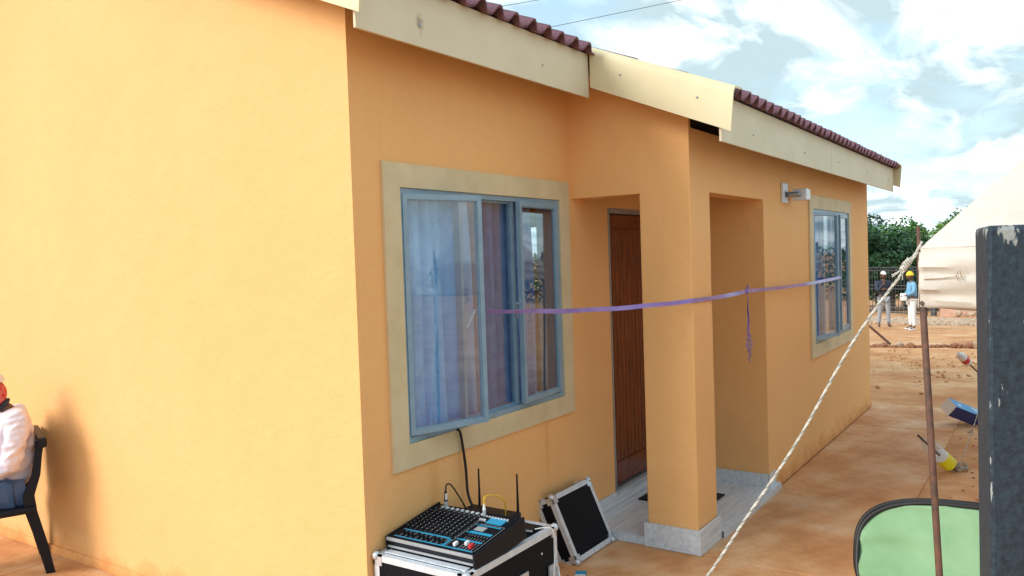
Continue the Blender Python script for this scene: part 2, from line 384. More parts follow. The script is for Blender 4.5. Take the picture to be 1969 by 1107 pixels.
for i in range(len(xs) - 1):
    for j in range(nY - 1):
        g.f.append((i*nY+j, (i+1)*nY+j, (i+1)*nY+j+1, i*nY+j+1))
struct(g.build('ground', M['soil'], smooth=True))
# concrete apron slabs round the house (each panel its own piece)
apron = thing('paving', 'orange stained concrete apron laid in panels around the house', 'paving'); del apron['category']; del apron['label']; apron['kind'] = 'structure'
def slab(x0, x1, y0, y1, z=0.0):
    g_ = 0.004
    return MB().bevbox(x0+g_, x1-g_, y0+g_, y1-g_, -0.10, z, 0.004).build('concrete_panel', M['apron'], apron)
cx = [-1.9, -0.5, 0.75, 1.42, 2.0, 3.62, 5.0, 6.3, 7.62]
for i in range(len(cx)-1):
    slab(cx[i], cx[i+1], -1.78, -0.0 if cx[i+1] <= 2.01 else -0.83, random.uniform(-0.002, 0.002))
for a, b in ((0, 1.3), (1.3, 2.75), (2.75, 4.2), (4.2, 6.5)):
    slab(-1.9, -0.0, a, b, random.uniform(-0.002, 0.001))
# loose clods and pebbles on the soil
def rock(mb, c, r_, sq=0.7, seed=0):
    bm = bmesh.new(); bmesh.ops.create_icosphere(bm, subdivisions=1, radius=1)
    rnd = random.Random(seed)
    sx, sy, sz = r_*rnd.uniform(.7,1.3), r_*rnd.uniform(.7,1.3), r_*sq*rnd.uniform(.7,1.2)
    a = rnd.uniform(0, 6.28)
    for v in bm.verts:
        k = 1 + rnd.uniform(-.22, .22); x, y, z = v.co.x*sx*k, v.co.y*sy*k, v.co.z*sz*k
        v.co = Vector((c[0] + x*math.cos(a) - y*math.sin(a), c[1] + x*math.sin(a) + y*math.cos(a), c[2] + z))
    bm.verts.index_update(); mb.add([v.co for v in bm.verts], [[v.index for v in f.verts] for f in bm.faces]); bm.free()
cl = MB()
for i in range(900):
    x = random.uniform(8.6, 16); y = random.uniform(-3.0, 1.6)
    d = noise.noise(Vector((x*.6, y*.9, 3)))
    if d < 0.02 and random.random() < .8: continue
    rock(cl, (x, y, gz(x, y)), random.uniform(.008, .034), .45, i)
o = cl.build('soil_clods', M['clod'], kind='stuff'); tag(o, 'loose red soil clods scattered over the bare yard beyond the house', 'soil clods')
rb = MB()
for i in range(900):
    x = random.uniform(27.5, 33); y = random.uniform(-2.5, 4.5)
    rock(rb, (x, y, gz(x, y)), random.uniform(.03, .13), .55, i + 5000)
o = rb.build('rubble', M['stone_pale'], kind='stuff'); tag(o, 'pale rubble strewn along the road edge in front of the gate', 'rubble')
sand = MB()
for i in range(260):
    x = random.uniform(2.0, 8); y = random.uniform(-3.0, -1.8)
    rock(sand, (x, y, -0.008), random.uniform(.006, .016), .6, i + 9000)
o = sand.build('grit', M['stone'], kind='stuff'); tag(o, 'small grit lying on the soil strip beside the concrete apron', 'grit')

# ------------------------------------------------------------------ house
XP, XPR, XR, XE, PD, ZL = 2.0, 2.331, 3.4475, 7.4137, -0.818, 2.226
YB = 6.4; YR = 3.2; SL = 0.42
def roofz(y):
    return 3.07 + SL * (y + 0.25) if y <= YR else 3.07 + SL * (2*YR - y + 0.25)
house = thing('house', 'single storey orange plastered house with maroon tiled roof and corner porch', 'house')
W1 = (0.307, 1.818, 0.952, 2.21); W2 = (4.872, 6.36, 0.985, 2.207)
DX0, DX1, DZ0, DZ1 = 2.505, 3.335, 0.13, 2.184
# main front wall
top = 3.12
MB().cells('Y', 0, 0.15, [0, W1[0], W1[1], DX0, DX1, 3.5975], [0, DZ0, W1[2], DZ1, W1[3], top], [W1, (DX0, DX1, 0, DZ1)]).build('wall', M['wall'], house, weld=True)
# forward front wall right of the porch
MB().cells('Y', PD, PD+0.15, [XR, W2[0], W2[1], XE], [0, W2[2], W2[3], 2.60], [W2]).build('wall', M['wall'], house, weld=True)
MB().prism([(PD+0.15, 0), (0, 0), (0, roofz(0)-.02), (PD+0.15, roofz(PD+.15)-.02)], 'X', XR, XR+0.15).build('wall', M['wall'], house)
# porch beams and pillar
MB().box(XP, XR, PD, PD+0.15, ZL, 2.60).build('porch_beam', M['wall'], house)
MB().prism([(PD, 2.60), (PD+.15, 2.60), (PD+.15, roofz(PD+.15)-.02), (PD, roofz(PD)-.02)], 'X', XP, XP+.03).build('porch_beam', M['wall'], house)
MB().box(XP+.03, XE, PD+.09, PD+.145, 2.601, 2.80).build('eave_shade_board', M['dark'], house)  # dark board added to stand for the shade in the open eave gap
MB().prism([(PD+0.15, ZL), (0, ZL), (0, roofz(0)-.02), (PD+0.15, roofz(PD+.15)-.02)], 'X', XP, XP+0.15).build('porch_beam', M['wall'], house)
pil = MB()
nz_ = 14
for k in range(nz_ + 1):     # hand-plastered pillar: slightly wandering edges
    z = ZL * k / nz_
    jx = 0.003 * noise.noise(Vector((z*2.3, 1, 0))); jy = 0.003 * noise.noise(Vector((z*2.7, 5, 0)))
    b_ = 0.006
    ring = [(XP+b_, PD+jy), (XPR-b_, PD+jy), (XPR+jx, PD+b_), (XPR+jx, -0.484-b_), (XPR-b_, -0.484), (XP+b_, -0.484), (XP+jx, -0.484-b_), (XP+jx, PD+b_)]
    pil.v += [(a, b, z) for a, b in ring]
for k in range(nz_):
    for q in range(8): pil.f.append((k*8+q, k*8+(q+1)%8, (k+1)*8+(q+1)%8, (k+1)*8+q))
pil.build('pillar', M['wall'], house)
MB().box(XP+.15, XR, PD+.15, 0, 2.52, 2.54).build('porch_ceiling', M['fascia'], house)
# gable walls
MB().prism([(0.15, 0), (YB, 0), (YB, roofz(YB)-.02), (YR, roofz(YR)-.02), (0.15, roofz(.15)-.02)], 'X', 0, 0.15).build('gable_wall', M['wall'], house)
GW = (3.15, 4.45, 1.34, 2.34)
gw = MB().cells('X', XE-0.15, XE, [PD+.15, GW[0], GW[1], YB], [0, GW[2], GW[3], 2.6], [GW])
gw.prism([(PD+.15, 2.6), (YB, 2.6), (YB, roofz(YB)-.02), (YR, roofz(YR)-.02), (PD+.15, roofz(PD+.15)-.02)], 'X', XE-.15, XE)
gw.build('gable_wall', M['wall'], house, weld=True)
MB().box(0.15, XE-.15, YB-.15, YB, 0, 3.0).build('wall', M['wall'], house)
MB().box(0.16, XE-.16, 0.16, YB-.16, 0.0, 0.12).build('floor', M['floor_in'], house)
MB().box(XR+.16, XE-.16, PD+.16, 0.16, 0.0, 0.12).build('floor', M['floor_in'], house)
c_ = MB().box(0.16, XE-.16, 0.16, YB-.16, 2.58, 2.60); c_.box(XR+.16, XE-.16, PD+.16, 0.16, 2.58, 2.60); c_.build('ceiling', M['inner'], house)
# plinth ledge along the foot of the plaster
MB().box(-0.012, 0.0, 0.0, YB, 0, 0.055).build('plinth', M['wall'], house)
MB().box(XR+.16, XE+.01, PD-0.010, PD-0.0005, 0, 0.045).build('plinth', M['wall'], house)
# roof deck
rd = MB()
def deck(mb, x0, x1, ye):
    t = 0.03
    mb.prism([(ye, roofz(ye)), (YR, roofz(YR)), (YR, roofz(YR)+t), (ye, roofz(ye)+t)], 'X', x0, x1)
deck(rd, -0.19, 1.85, -0.235); deck(rd, 1.85, 7.58, -1.065)
rd.prism([(YR, roofz(YR)), (YB+.3, roofz(YB+.3)), (YB+.3, roofz(YB+.3)+.03), (YR, roofz(YR)+.03)], 'X', -0.19, 7.58)
rd.build('roof_deck', M['dark'], house)
# roof tiles: rolled profile, each eave tile its own piece
TW, TL = 0.156, 0.36
def tile_mb():
    mb = MB(); n = 10; th = 0.013
    for yy in (0, TL+0.05):
        for s_ in (0, 1):
            for k in range(n+1):
                x = k/n; h = 0.052 * (math.sin(math.pi * min(1, x/0.66))**1.3 if x < 0.66 else 0)
                if x > .9: h += 0.012*(x-.9)/.1
                mb.v.append((x*(TW+0.008), yy, h + (th if s_ else 0) + (0.0 if yy else 0.014)))
    n1_ = n+1
    for k in range(n):
        mb.f += [(k, k+1, 2*n1_+k+1, 2*n1_+k), (n1_+k, 3*n1_+k, 3*n1_+k+1, n1_+k+1), (k, n1_+k, n1_+k+1, k+1), (2*n1_+k, 2*n1_+k+1, 3*n1_+k+1, 3*n1_+k)]
    mb.f += [(0, 2*n1_, 3*n1_, n1_), (n, n1_+n, 3*n1_+n, 2*n1_+n)]
    return mb
tme = tile_mb().mesh('roof_tile', M['tile'], smooth=True)
ang = math.atan(SL)
rest = MB(); tmb = tile_mb()
def tiles(x0, x1, ye, rows_ind, cnt):
    nx = round((x1-x0)/TW); row = 0; y = ye
    while y < YR - 0.05:
        for i in range(nx):
            px = x0 + i*TW; rotx = Matrix.Rotation(ang + random.uniform(-.012, .012), 4, 'X') @ Matrix.Rotation(random.uniform(-.012, .012), 4, 'Y')
            mt_ = Matrix.Translation((px, y + random.uniform(-.007, .007), roofz(y) + 0.008 + random.uniform(0, .003))) @ rotx
            if row < rows_ind:
                o = link('roof_tile', tme, house); o.matrix_local = mt_
            else: rest.add([mt_ @ Vector(q) for q in tmb.v], tmb.f)
        y += TL*math.cos(ang); row += 1
tiles(-0.20, 1.83, -0.285, 3, 0)
tiles(1.945, 7.56, -1.125, 4, 0)
nx = 50
for i in range(nx):
    y = YB + .33
    while y > YR + .05:
        mt_ = Matrix.Translation((-0.2 + i*TW + TW, y, roofz(y) + .032)) @ Matrix.Rotation(math.pi, 4, 'Z') @ Matrix.Rotation(ang, 4, 'X')
        rest.add([mt_ @ Vector(q) for q in tmb.v], tmb.f); y -= TL*math.cos(ang)
rest.build('roof_tiling', M['tile'], house, smooth=True, kind='stuff')
for k in range(20):
    x = -0.2 + k*0.39
    MB().lathe([(0.10, 0), (0.115, 0.40)], 12, Matrix.Translation((x, YR, roofz(YR)+.03)) @ Matrix.Rotation(math.pi/2, 4, 'Y')).build('ridge_tile', M['tile'], house, smooth=True)
# fascia boards along the eaves
def bolt(parent, x, y, z, ax='Y', r_=0.006):
    mt_ = Matrix.Translation((x, y, z)) @ (Matrix.Rotation(math.pi/2, 4, 'X') if ax == 'Y' else Matrix.Rotation(-math.pi/2, 4, 'Y'))
    MB().lathe([(r_, 0), (r_*1.0, 0.003), (r_*.55, 0.006)], 8, mt_).build('bolt', M['galv'], parent, smooth=True)
f1 = MB().bevbox(-0.19, 1.82, -0.25, -0.236, 2.825, 3.092, 0.002).build('fascia_board', M['fascia'], house)
bolt(f1, .22, -.2505, 2.923, 'Y', .010); bolt(f1, 1.278, -.2505, 2.93) 
f3 = MB().bevbox(1.835, 4.50, -1.08, -1.066, 2.470, 2.733, 0.002).build('fascia_board', M['fascia'], house)
f4 = MB().bevbox(4.505, 7.53, -1.08, -1.066, 2.470, 2.733, 0.002).build('fascia_board', M['fascia'], house)
for x in (2.41, 3.63): bolt(f3, x, -1.0805, 2.565)
for x in (4.75, 6.0, 7.2): bolt(f4, x, -1.0805, 2.585)
# barge boards with rolled capping
def barge(x, ya, yb, sgn=1, drop=0.0, name='barge_board'):
    mb = MB(); prof = [(0, 0), (0, .20)]
    for k in range(1, 7):
        t = k/6*math.pi/2; prof.append((0.045*(1-math.cos(t)), .20 + 0.055*math.sin(t)))
    prof += [(0.14, .257), (0.14, .247)]
    for k in range(6, 0, -1):
        t = k/6*math.pi/2; prof.append((0.012 + 0.033*(1-math.cos(t)), .20 + 0.043*math.sin(t)))
    prof += [(0.012, .20), (0.012, 0)]
    pts = []
    for y in (ya, yb):
        zb = roofz(y) - 0.178 + drop
        for (a, b) in prof: pts.append((x + sgn*a, y + (0.0 if y != ya else -0.18*0.10*(b/.2)), zb + b))
    n = len(prof)
    mb.add(pts, [tuple(range(n)), tuple(range(2*n-1, n-1, -1))] + [(i, i+n, (i+1)%n+n, (i+1)%n) for i in range(n)])
    return mb.build(name, M['barge'], house, smooth=True)
b2 = barge(1.815, -1.14, -0.262)
bolt(b2, 1.8145, -0.47, roofz(-.47)-.045, 'X', .007); bolt(b2, 1.8145, -0.95, roofz(-.95)-.045, 'X', .007)
barge(-0.222, -0.30, YR); barge(7.60, -1.14, YR, -1)
mb = MB().prism([(YR, roofz(YR)-.17), (YB+.3, roofz(YB+.3)-.17), (YB+.3, roofz(YB+.3)+.05), (YR, roofz(YR)+.05)], 'X', -0.222, -0.21)
mb.build('barge_board', M['barge'], house)
# purlins showing under the verge
MB().box(-.19, 7.5, -.20, -.15, roofz(-.2)-.075, roofz(-.2)-.005).build('rafter', M['dark'], house)
for x in [2.2 + .9*k for k in range(6)]:
    MB().prism([(-1.05, roofz(-1.05)-.09), (-.83, roofz(-.83)-.09), (-.83, roofz(-.83)-.004), (-1.05, roofz(-1.05)-.004)], 'X', x, x+.04).build('rafter', M['dark'], house)

# ---- porch tiles
pz = 0.052
MB().prism([(XP+.004, -.002), (3.615, -.002), (3.615, -.852), (XPR+.02, -.852), (XPR+.02, -.47), (XP+.004, -.47)], 'Z', 0.002, pz-0.008).build('porch_slab', M['grout'], house)
def ptile(x0, x1, y0, y1, z0, z1):
    return MB().bevbox(x0+.0015, x1-.0015, y0+.0015, y1-.0015, z0, z1, .0012).build('floor_tile', M['tile_grey'], house)
px_ = [XP-.004, 2.55, 3.10, 3.44, 3.62]; py_ = [-.86, -.62, -.20, -0.012]
for i in range(4):
    for j in range(3):
        if px_[i] >= 3.43 and j > 0: continue
        a, b, c, d = px_[i], px_[i+1], py_[j], py_[j+1]
        if i == 0 and j == 0: a = XPR + .014
        if i == 0 and j == 1: c = -.47
        ptile(a, b, c, d, pz-.008, pz)
ptile(XP+.002, XPR+.014, -.62, -.6, pz-.008, pz-.001)
# step risers
for a, b in ((-.47, -.27), (-.27, -.02)): MB().box(XP-.006, XP+.003, a+.001, b-.001, 0, pz-.009).build('riser_tile', M['tile_grey'], house)
for a, b in ((XPR+.016, 2.9), (2.9, 3.62)): MB().box(a+.001, b-.001, -.862, -.853, 0, pz-.009).build('riser_tile', M['tile_grey'], house)
# skirting tiles round the pillar and walls
sk = 0.150
def skt(x0, x1, y0, y1, z0, z1): MB().bevbox(x0, x1, y0, y1, z0, z1, .0012).build('skirting_tile', M['tile_grey'], house)
skt(XP-.012, XPR+.012, PD-.022, PD-.004, 0.001, sk); skt(XP-.022, XP-.004, PD-.020, -.466, 0.001, sk+.001)
skt(XPR+.004, XPR+.013, PD-.002, -.484, pz, sk); skt(XP, XPR, -.480, -.468, pz, sk)
skt(2.02, DX0-.002, -.012, -.002, pz, .150); skt(DX1+.03, XR-.012, -.012, -.002, pz, .15)
skt(XR-.012, XR-.002, PD+.002, -.014, pz, .15); skt(XR-.012, XR+.15, PD-.012, PD-.002, pz, .15)
skt(1.90, 2.018, -.012, -.002, 0.004, .15)
# raised doorway tiles
MB().box(DX0+.001, DX1-.001, -.004, .149, .0, DZ0-.009).build('porch_slab', M['grout'], house)
for a, b in ((DX0, 2.9), (2.9, DX1)):
    ptile(a, b, -.012, .15, DZ0-.008, DZ0)
    MB().box(a+.002, b-.002, -.013, -.005, pz+.001, DZ0-.01).build('riser_tile', M['tile_grey'], house)

# ---- door
door = thing('door', '', ''); del door['label']; del door['category']; door.parent = house
fr = MB()
fr.box(DX0-.002, DX0+.016, -.006, .10, DZ0, DZ1); fr.box(DX1-.016, DX1+.002, -.006, .10, DZ0, DZ1)
fr.box(DX0+.016, DX1-.016, -.006, .10, DZ1-.035, DZ1)
fr.build('door_frame', M['galv'], door)
yd = .045
z0, z1 = DZ0+.035, DZ1-.04; x0, x1 = DX0+.02, DX1-.02
for a, b in ((x0, x0+.055), (x1-.10, x1)): MB().bevbox(a, b, yd, yd+.04, z0, z1, .003).build('stile', M['wood'], door)
for a, b in ((z0, z0+.16), (z1-.10, z1)): MB().bevbox(x0+.056, x1-.101, yd, yd+.04, a, b, .003).build('rail', M['wood'], door)
nb_ = 10; wv = (x1-.102-x0-.057)/nb_
for k in range(nb_):
    MB().bevbox(x0+.057+k*wv+.0025, x0+.057+(k+1)*wv-.0025, yd+.008, yd+.028, z0+.161, z1-.101, .003).build('panel', M['wood'], door)
MB().box(x0+.057, x1-.102, yd+.028, yd+.034, z0+.161, z1-.101).build('backing_panel', M['dark'], door)
MB().box(DX0+.016, DX1-.016, .02, .11, DZ0+.001, DZ0+.022).build('threshold', M['galv'], door)
h = MB().tube([(x1-.05, yd, 1.15), (x1-.05, yd-.05, 1.15), (x1-.16, yd-.05, 1.15)], .009, 8); h.box(x1-.07, x1-.03, yd-.006, yd, 1.05, 1.22)
h.build('handle', M['chrome'], door, smooth=True)

# ---- windows
def pipe4(mb, x0, x1, z0, z1, w_, y0, y1, m_=None):
    mb.box(x0, x0+w_, y0, y1, z0, z1, m_); mb.box(x1-w_, x1, y0, y1, z0, z1, m_)
    mb.box(x0+w_, x1-w_, y0+.0008, y1-.0008, z1-w_, z1, m_); mb.box(x0+w_, x1-w_, y0+.0008, y1-.0008, z0, z0+w_, m_)
def window(b, Y, left_ang, right_ang):
    x0, x1, z0, z1 = b
    wn = bpy.data.objects.new('window', None); C.objects.link(wn); wn.parent = house
    # cream plaster surround, standing 15 mm proud, four bands
    s_ = .118
    sm = MB(); yo = Y - .016
    for (a, b_, c, d) in ((x0-s_, x1+s_, z1, z1+s_), (x0-s_, x1+s_, z0-s_, z0), (x0-s_, x0, z0, z1), (x1, x1+s_, z0, z1)):
        sm.box(a, b_, yo, Y-.0005, c, d)
    sm.build('surround', M['cream'], wn, weld=True)
    f = MB(); pipe4(f, x0+.001, x1-.001, z0+.001, z1-.001, .028, Y-.004, Y+.149)
    bw = (x1-x0)/3
    for k in (1, 2): f.box(x0+bw*k-.012, x0+bw*k+.012, Y+.012, Y+.050, z0+.03, z1-.03)
    # inner rebate step
    pipe4(f, x0+.029, x1-.029, z0+.029, z1-.029, .012, Y+.030, Y+.058)
    f.build('window_frame', M['steel_blue'], wn)
    MB().box(x0+.02, x1-.02, Y+.1505, Y+.20, z0-.012, z0+.005).build('window_sill', M['inner'], wn)
    # middle fixed pane
    MB().box(x0+bw+.013, x0+2*bw-.013, Y+.028, Y+.032, z0+.042, z1-.042).build('pane', M['glass'], wn)
    # side-hung sashes: left one hinged left, right one hinged right
    for side, ag in ((0, left_ang), (1, right_ang)):
        wS = bw - .024
        if side == 0: mt_ = Matrix.Translation((x0+.026, Y+.004, 0)) @ Matrix.Rotation(-ag, 4, 'Z')
        else: mt_ = Matrix.Translation((x1-.030, Y+.004, 0)) @ Matrix.Rotation(ag, 4, 'Z') @ Matrix.Translation((-wS, 0, 0))
        s2 = MB(); pipe4(s2, 0, wS, z0+.036, z1-.030, .027, -.014, .014, mt_); pipe4(s2, .027, wS-.027, z0+.063, z1-.057, .006, -.006, .010, mt_)
        s2.build('sash', M['steel_blue'], wn)
        MB().box(.028, wS-.028, -.002, .002, z0+.064, z1-.058, mt_).build('pane', M['glass'], wn)
        hh = MB(); xh = wS-.02 if side == 0 else .02
        zh = (z0+z1)/2
        hh.tube([mt_ @ Vector((xh, .015, zh)), mt_ @ Vector((xh, .045, zh)), mt_ @ Vector((xh-(.05 if side == 0 else -.03), .055, zh-.09))], .008, 8)
        hh.build('handle', M['dark'] if Y < -.5 else M['alu'], wn, smooth=True)
        # stay bar at the foot
        if ag > .05:
            st = MB().tube([mt_ @ Vector((wS*.55 if side == 0 else wS*.45, .01, z0+.045)), (x0+bw*.75 if side == 0 else x1-bw*.75, Y+.03, z0+.04)], .005, 6)
            st.build('stay', M['galv'], wn)
    return wn
window(W1, 0.0, R(17), R(4))
window(W2, PD, R(14), R(3))
# gable window at the far end
wn = bpy.data.objects.new('window', None); C.objects.link(wn); wn.parent = house
f = MB()
f.box(XE-.09, XE-.04, GW[0], GW[1], GW[2], GW[2]+.04); f.box(XE-.09, XE-.04, GW[0], GW[1], GW[3]-.04, GW[3])
for y in (GW[0], GW[1]-.04): f.box(XE-.089, XE-.041, y, y+.04, GW[2]+.04, GW[3]-.04)
f.build('window_frame', M['steel_blue'], wn)
MB().box(XE-.066, XE-.062, GW[0]+.04, GW[1]-.04, GW[2]+.04, GW[3]-.04).build('pane', M['clear'], wn)

# curtains
def curtain(x0, x1, Y, z0, z1, mt_, label, group=None, amp=.032, fr_=16, seed=0):
    mb = MB(); nx_ = int((x1-x0)*110); nzz = 14
    for j in range(nzz+1):
        z = z0 + (z1-z0)*j/nzz
        for i in range(nx_+1):
            x = i/nx_*(x1-x0)
            ph = fr_*x*2.4 + 2.2*noise.noise(Vector((x*3, seed, z*.35)))
            y = amp*math.sin(ph) + amp*.5*math.sin(ph*2.3+1) + .012*noise.noise(Vector((x*8, z*1.5, seed)))
            mb.v.append((x0+x+.01*math.sin(z*2+seed), Y+y, z))
    for j in range(nzz):
        for i in range(nx_):
            a = j*(nx_+1)+i; mb.f.append((a, a+1, a+nx_+2, a+nx_+1))
    o = mb.build('curtain', mt_, smooth=True); tag(o, label, 'curtain', group)
    md = o.modifiers.new('thickness', 'SOLIDIFY'); md.thickness = .002
    return o
curtain(.25, .98, .11, .78, 2.35, M['curtl'], 'pale blue folded curtain behind the open left sash of the near window', seed=1)
curtain(.90, 1.66, .12, .78, 2.35, M['curtd'], 'dark mauve curtain behind the middle pane of the near window', seed=4)
curtain(4.80, 5.45, PD+.12, .8, 2.35, M['curtl'], 'pale curtain behind the left sash of the far window', seed=7)
curtain(5.75, 6.30, PD+.12, .8, 2.35, M['curtd'], 'dark blue curtain in the right half of the far window', seed=9)

# ------------------------------------------------------------------ wall light
wl = thing('wall_light', 'grey wall mounted lamp with motion sensor between porch and far window', 'wall light', (4.0, PD, 2.30))
MB().bevbox(-.085, .055, -.022, 0, -.08, .08, .006).build('mounting_plate', M['alu'], wl)
MB().lathe([(.024, 0), (.024, .008), (.016, .014)], 14, Matrix.Translation((-.012, -.02, -.012)) @ Matrix.Rotation(math.pi/2, 4, 'X')).build('sensor', M['gate'], wl, smooth=True)
MB().tube([(.045, -.02, -.01), (.05, -.10, -.01), (.09, -.11, -.015)], .020, 8).build('bracket', M['galv'], wl, smooth=True)
MB().bevbox(.075, .15, -.160, -.050, -.060, .035, .008).build('lamp_housing', M['alu'], wl)
MB().bevbox(.1505, .215, -.158, -.052, -.057, .032, .012).build('lamp_cover', M['lampglass'], wl)
# small cable clip
# ------------------------------------------------------------------ doormat
tag(MB().bevbox(2.69, 3.09, -.60, -.085, pz+.0005, pz+.010, .003).build('doormat', M['mat']), 'black doormat on grey tiled porch floor, partly behind the pillar', 'doormat')

# ------------------------------------------------------------------ ribbon
def strip(mb, pts, w_, th=.0015, twist=None):
    pts = [Vector(p) for p in pts]
    for i in range(len(pts)-1):
        a, b = pts[i], pts[i+1]; d = (b-a).normalized()
        def fr2(k):
            up = Vector((0, 0, 1)); n = d.cross(up).normalized()
            tw = twist[k] if twist else 0
            u = up*math.cos(tw) + n*math.sin(tw); nn = d.cross(u).normalized(); return u*w_/2, nn*th/2
        ua, na = fr2(i); ub, nb = fr2(i+1)
        mb.add([a-ua-na, a+ua-na, a+ua+na, a-ua+na, b-ub-nb, b+ub-nb, b+ub+nb, b-ub+nb], [(0,3,2,1),(4,5,6,7),(0,1,5,4),(1,2,6,5),(2,3,7,6),(3,0,4,7)])
rib = thing('ribbon', 'long purple satin ribbon stretched from window to window across the pillar', 'ribbon', (0, 0, 0))
pA = Vector((.80, -.155, 1.572)); pB = Vector((XP-.002, PD-.006, 1.556)); pC = Vector((2.93, PD-.03, 1.566)); pD = Vector((5.36, PD-.135, 1.572))
mb = MB(); n = 30; pts = []; tw = []
for i in range(n+1):
    t = i/n; p = pA.lerp(pB, t); p.z -= .022*math.sin(math.pi*t) + .0015*math.sin(t*23); pts.append(p); tw.append(.75*math.cos(t*3.0)*(1-t) + .12*math.sin(t*17))
strip(mb, pts, .026, twist=tw)
pts = [pB.lerp(pC, i/14) + Vector((0, -.002, -.006*math.sin(math.pi*i/14))) for i in range(15)]; strip(mb, pts, .026, twist=[.25*math.sin(i*.5) for i in range(15)])
pts = [pC.lerp(pD, i/30) + Vector((0, 0, -.015*math.sin(math.pi*i/30))) for i in range(31)]; strip(mb, pts, .026, twist=[.3*math.sin(i*.2) for i in range(31)])
mb.build('band', M['ribbon'], rib)
kn = MB(); bm = bmesh.new(); bmesh.ops.create_icosphere(bm, subdivisions=2, radius=.02)
for v in bm.verts: v.co = Vector((v.co.x*.9, v.co.y*.8, v.co.z*1.1))*(1+.3*noise.noise(v.co*90)) + pC
bm.verts.index_update(); kn.add([v.co for v in bm.verts], [[v.index for v in f.verts] for f in bm.faces]); bm.free()
kn.box(pC.x-.002, pC.x+.012, pC.y-.012, pC.y-.004, pC.z, pC.z+.045)
kn.build('knot', M['ribbon'], rib, smooth=True)
tl = MB(); pts = [pC + Vector((.006*math.sin(k*.9), -.006, -.01-.30*k/14)) for k in range(15)]
def vstrip(mb, pts, ws, dirs, th=.0012):
    o = len(mb.v)
    for p, w_, dr in zip(pts, ws, dirs):
        u = Vector((math.cos(dr), math.sin(dr), 0)); n_ = Vector((-math.sin(dr), math.cos(dr), 0))
        for q in (p-u*w_/2-n_*th, p+u*w_/2-n_*th, p+u*w_/2+n_*th, p-u*w_/2+n_*th): mb.v.append(tuple(q))
    for i in range(len(pts)-1):
        for k in range(4): mb.f.append((o+i*4+k, o+i*4+(k+1)%4, o+(i+1)*4+(k+1)%4, o+(i+1)*4+k))
vstrip(tl, pts, [.022-.008*k/14 for k in range(15)], [.3+.1*k for k in range(15)])
tl.build('tail', M['ribbon'], rib)
cu = MB()     # curled end: three ribbons wound loosely round each other
for q in range(3):
    pts = []; dr = []; ws = []
    for k in range(56):
        t = k/55; a = t*(17+3*q) + q*2.1; r_ = (.006+.010*math.sin(math.pi*min(1, t*1.15+.05))) * (1+.35*math.sin(t*23+q*2))
        pts.append(pC + Vector((.004 + r_*math.cos(a), -.010 + r_*math.sin(a), -.305-.195*t*(1-.07*q) + .004*math.sin(t*31+q)))); dr.append(a+1.2+.5*math.sin(t*9)); ws.append(.013*(1-.5*t*t))
    vstrip(cu, pts, ws, dr)
cu.build('curl', M['ribbon'], rib)

# ------------------------------------------------------------------ flight case with gear
def case_obj(name, label, loc, rz, X, Y, Z, rot=None, latch=True, ball=.022, trim=.03):
    t = thing(name, label, 'flight case', loc, rz)
    if rot: t.rotation_euler = rot
    MB().box(.004, X-.004, .004, Y-.004, .004, Z-.004).build('panel', M['blackply'], t)
    tt = .0025
    def L_edge(a, b, c, d, e, f_): return
    # trims: L profiles on the 12 edges, each its own piece
    for (x, sx) in ((0, 1), (X, -1)):
        for (y, sy) in ((0, 1), (Y, -1)):
            mb = MB(); xa, xb = sorted((x, x+sx*trim)); ya, yb = sorted((y, y+sy*tt)); mb.box(xa, xb, ya, yb, .03, Z-.03)
            xa, xb = sorted((x, x+sx*tt)); ya, yb = sorted((y+sy*tt, y+sy*trim)); mb.box(xa, xb, ya, yb, .03, Z-.03); mb.build('edge_trim', M['alu'], t)
    for (x, sx) in ((0, 1), (X, -1)):
        for (z, sz) in ((0, 1), (Z, -1)):
            mb = MB(); xa, xb = sorted((x, x+sx*trim)); za, zb = sorted((z, z+sz*tt)); mb.box(xa, xb, .03, Y-.03, za, zb)
            xa, xb = sorted((x, x+sx*tt)); za, zb = sorted((z+sz*tt, z+sz*trim)); mb.box(xa, xb, .03, Y-.03, za, zb); mb.build('edge_trim', M['alu'], t)
    for (y, sy) in ((0, 1), (Y, -1)):
        for (z, sz) in ((0, 1), (Z, -1)):
            mb = MB(); ya, yb = sorted((y, y+sy*trim)); za, zb = sorted((z, z+sz*tt)); mb.box(.03, X-.03, ya, yb, za, zb)
            ya, yb = sorted((y, y+sy*tt)); za, zb = sorted((z+sz*tt, z+sz*trim)); mb.box(.03, X-.03, ya, yb, za, zb); mb.build('edge_trim', M['alu'], t)
    for x in (0, X):
        for y in (0, Y):
            for z in (0, Z):
                sx = 1 if x == 0 else -1; sy = 1 if y == 0 else -1; sz = 1 if z == 0 else -1
                mb = MB(); c = Vector((x + sx*.008, y + sy*.008, z + sz*.008))
                bm = bmesh.new(); bmesh.ops.create_icosphere(bm, subdivisions=2, radius=ball); bmesh.ops.translate(bm, vec=c, verts=bm.verts)
                bm.verts.index_update(); mb.add([v.co for v in bm.verts], [[v.index for v in f.verts] for f in bm.faces]); bm.free()
                q = .048
                for (dx, dy, dz) in ((q, q, .006), (q, .006, q), (.006, q, q)):
                    a = sorted((x - sx*.003, x + sx*dx)); b = sorted((y - sy*.003, y + sy*dy)); e = sorted((z - sz*.003, z + sz*dz))
                    mb.box(a[0], a[1], b[0], b[1], e[0], e[1])
                mb.build('corner', M['chrome'], t, smooth=True)
    return t
fc = case_obj('flight_case', 'large black flight case with aluminium edges carrying the sound mixer', (.035, -.552, .0), 0, .745, .540, .497)
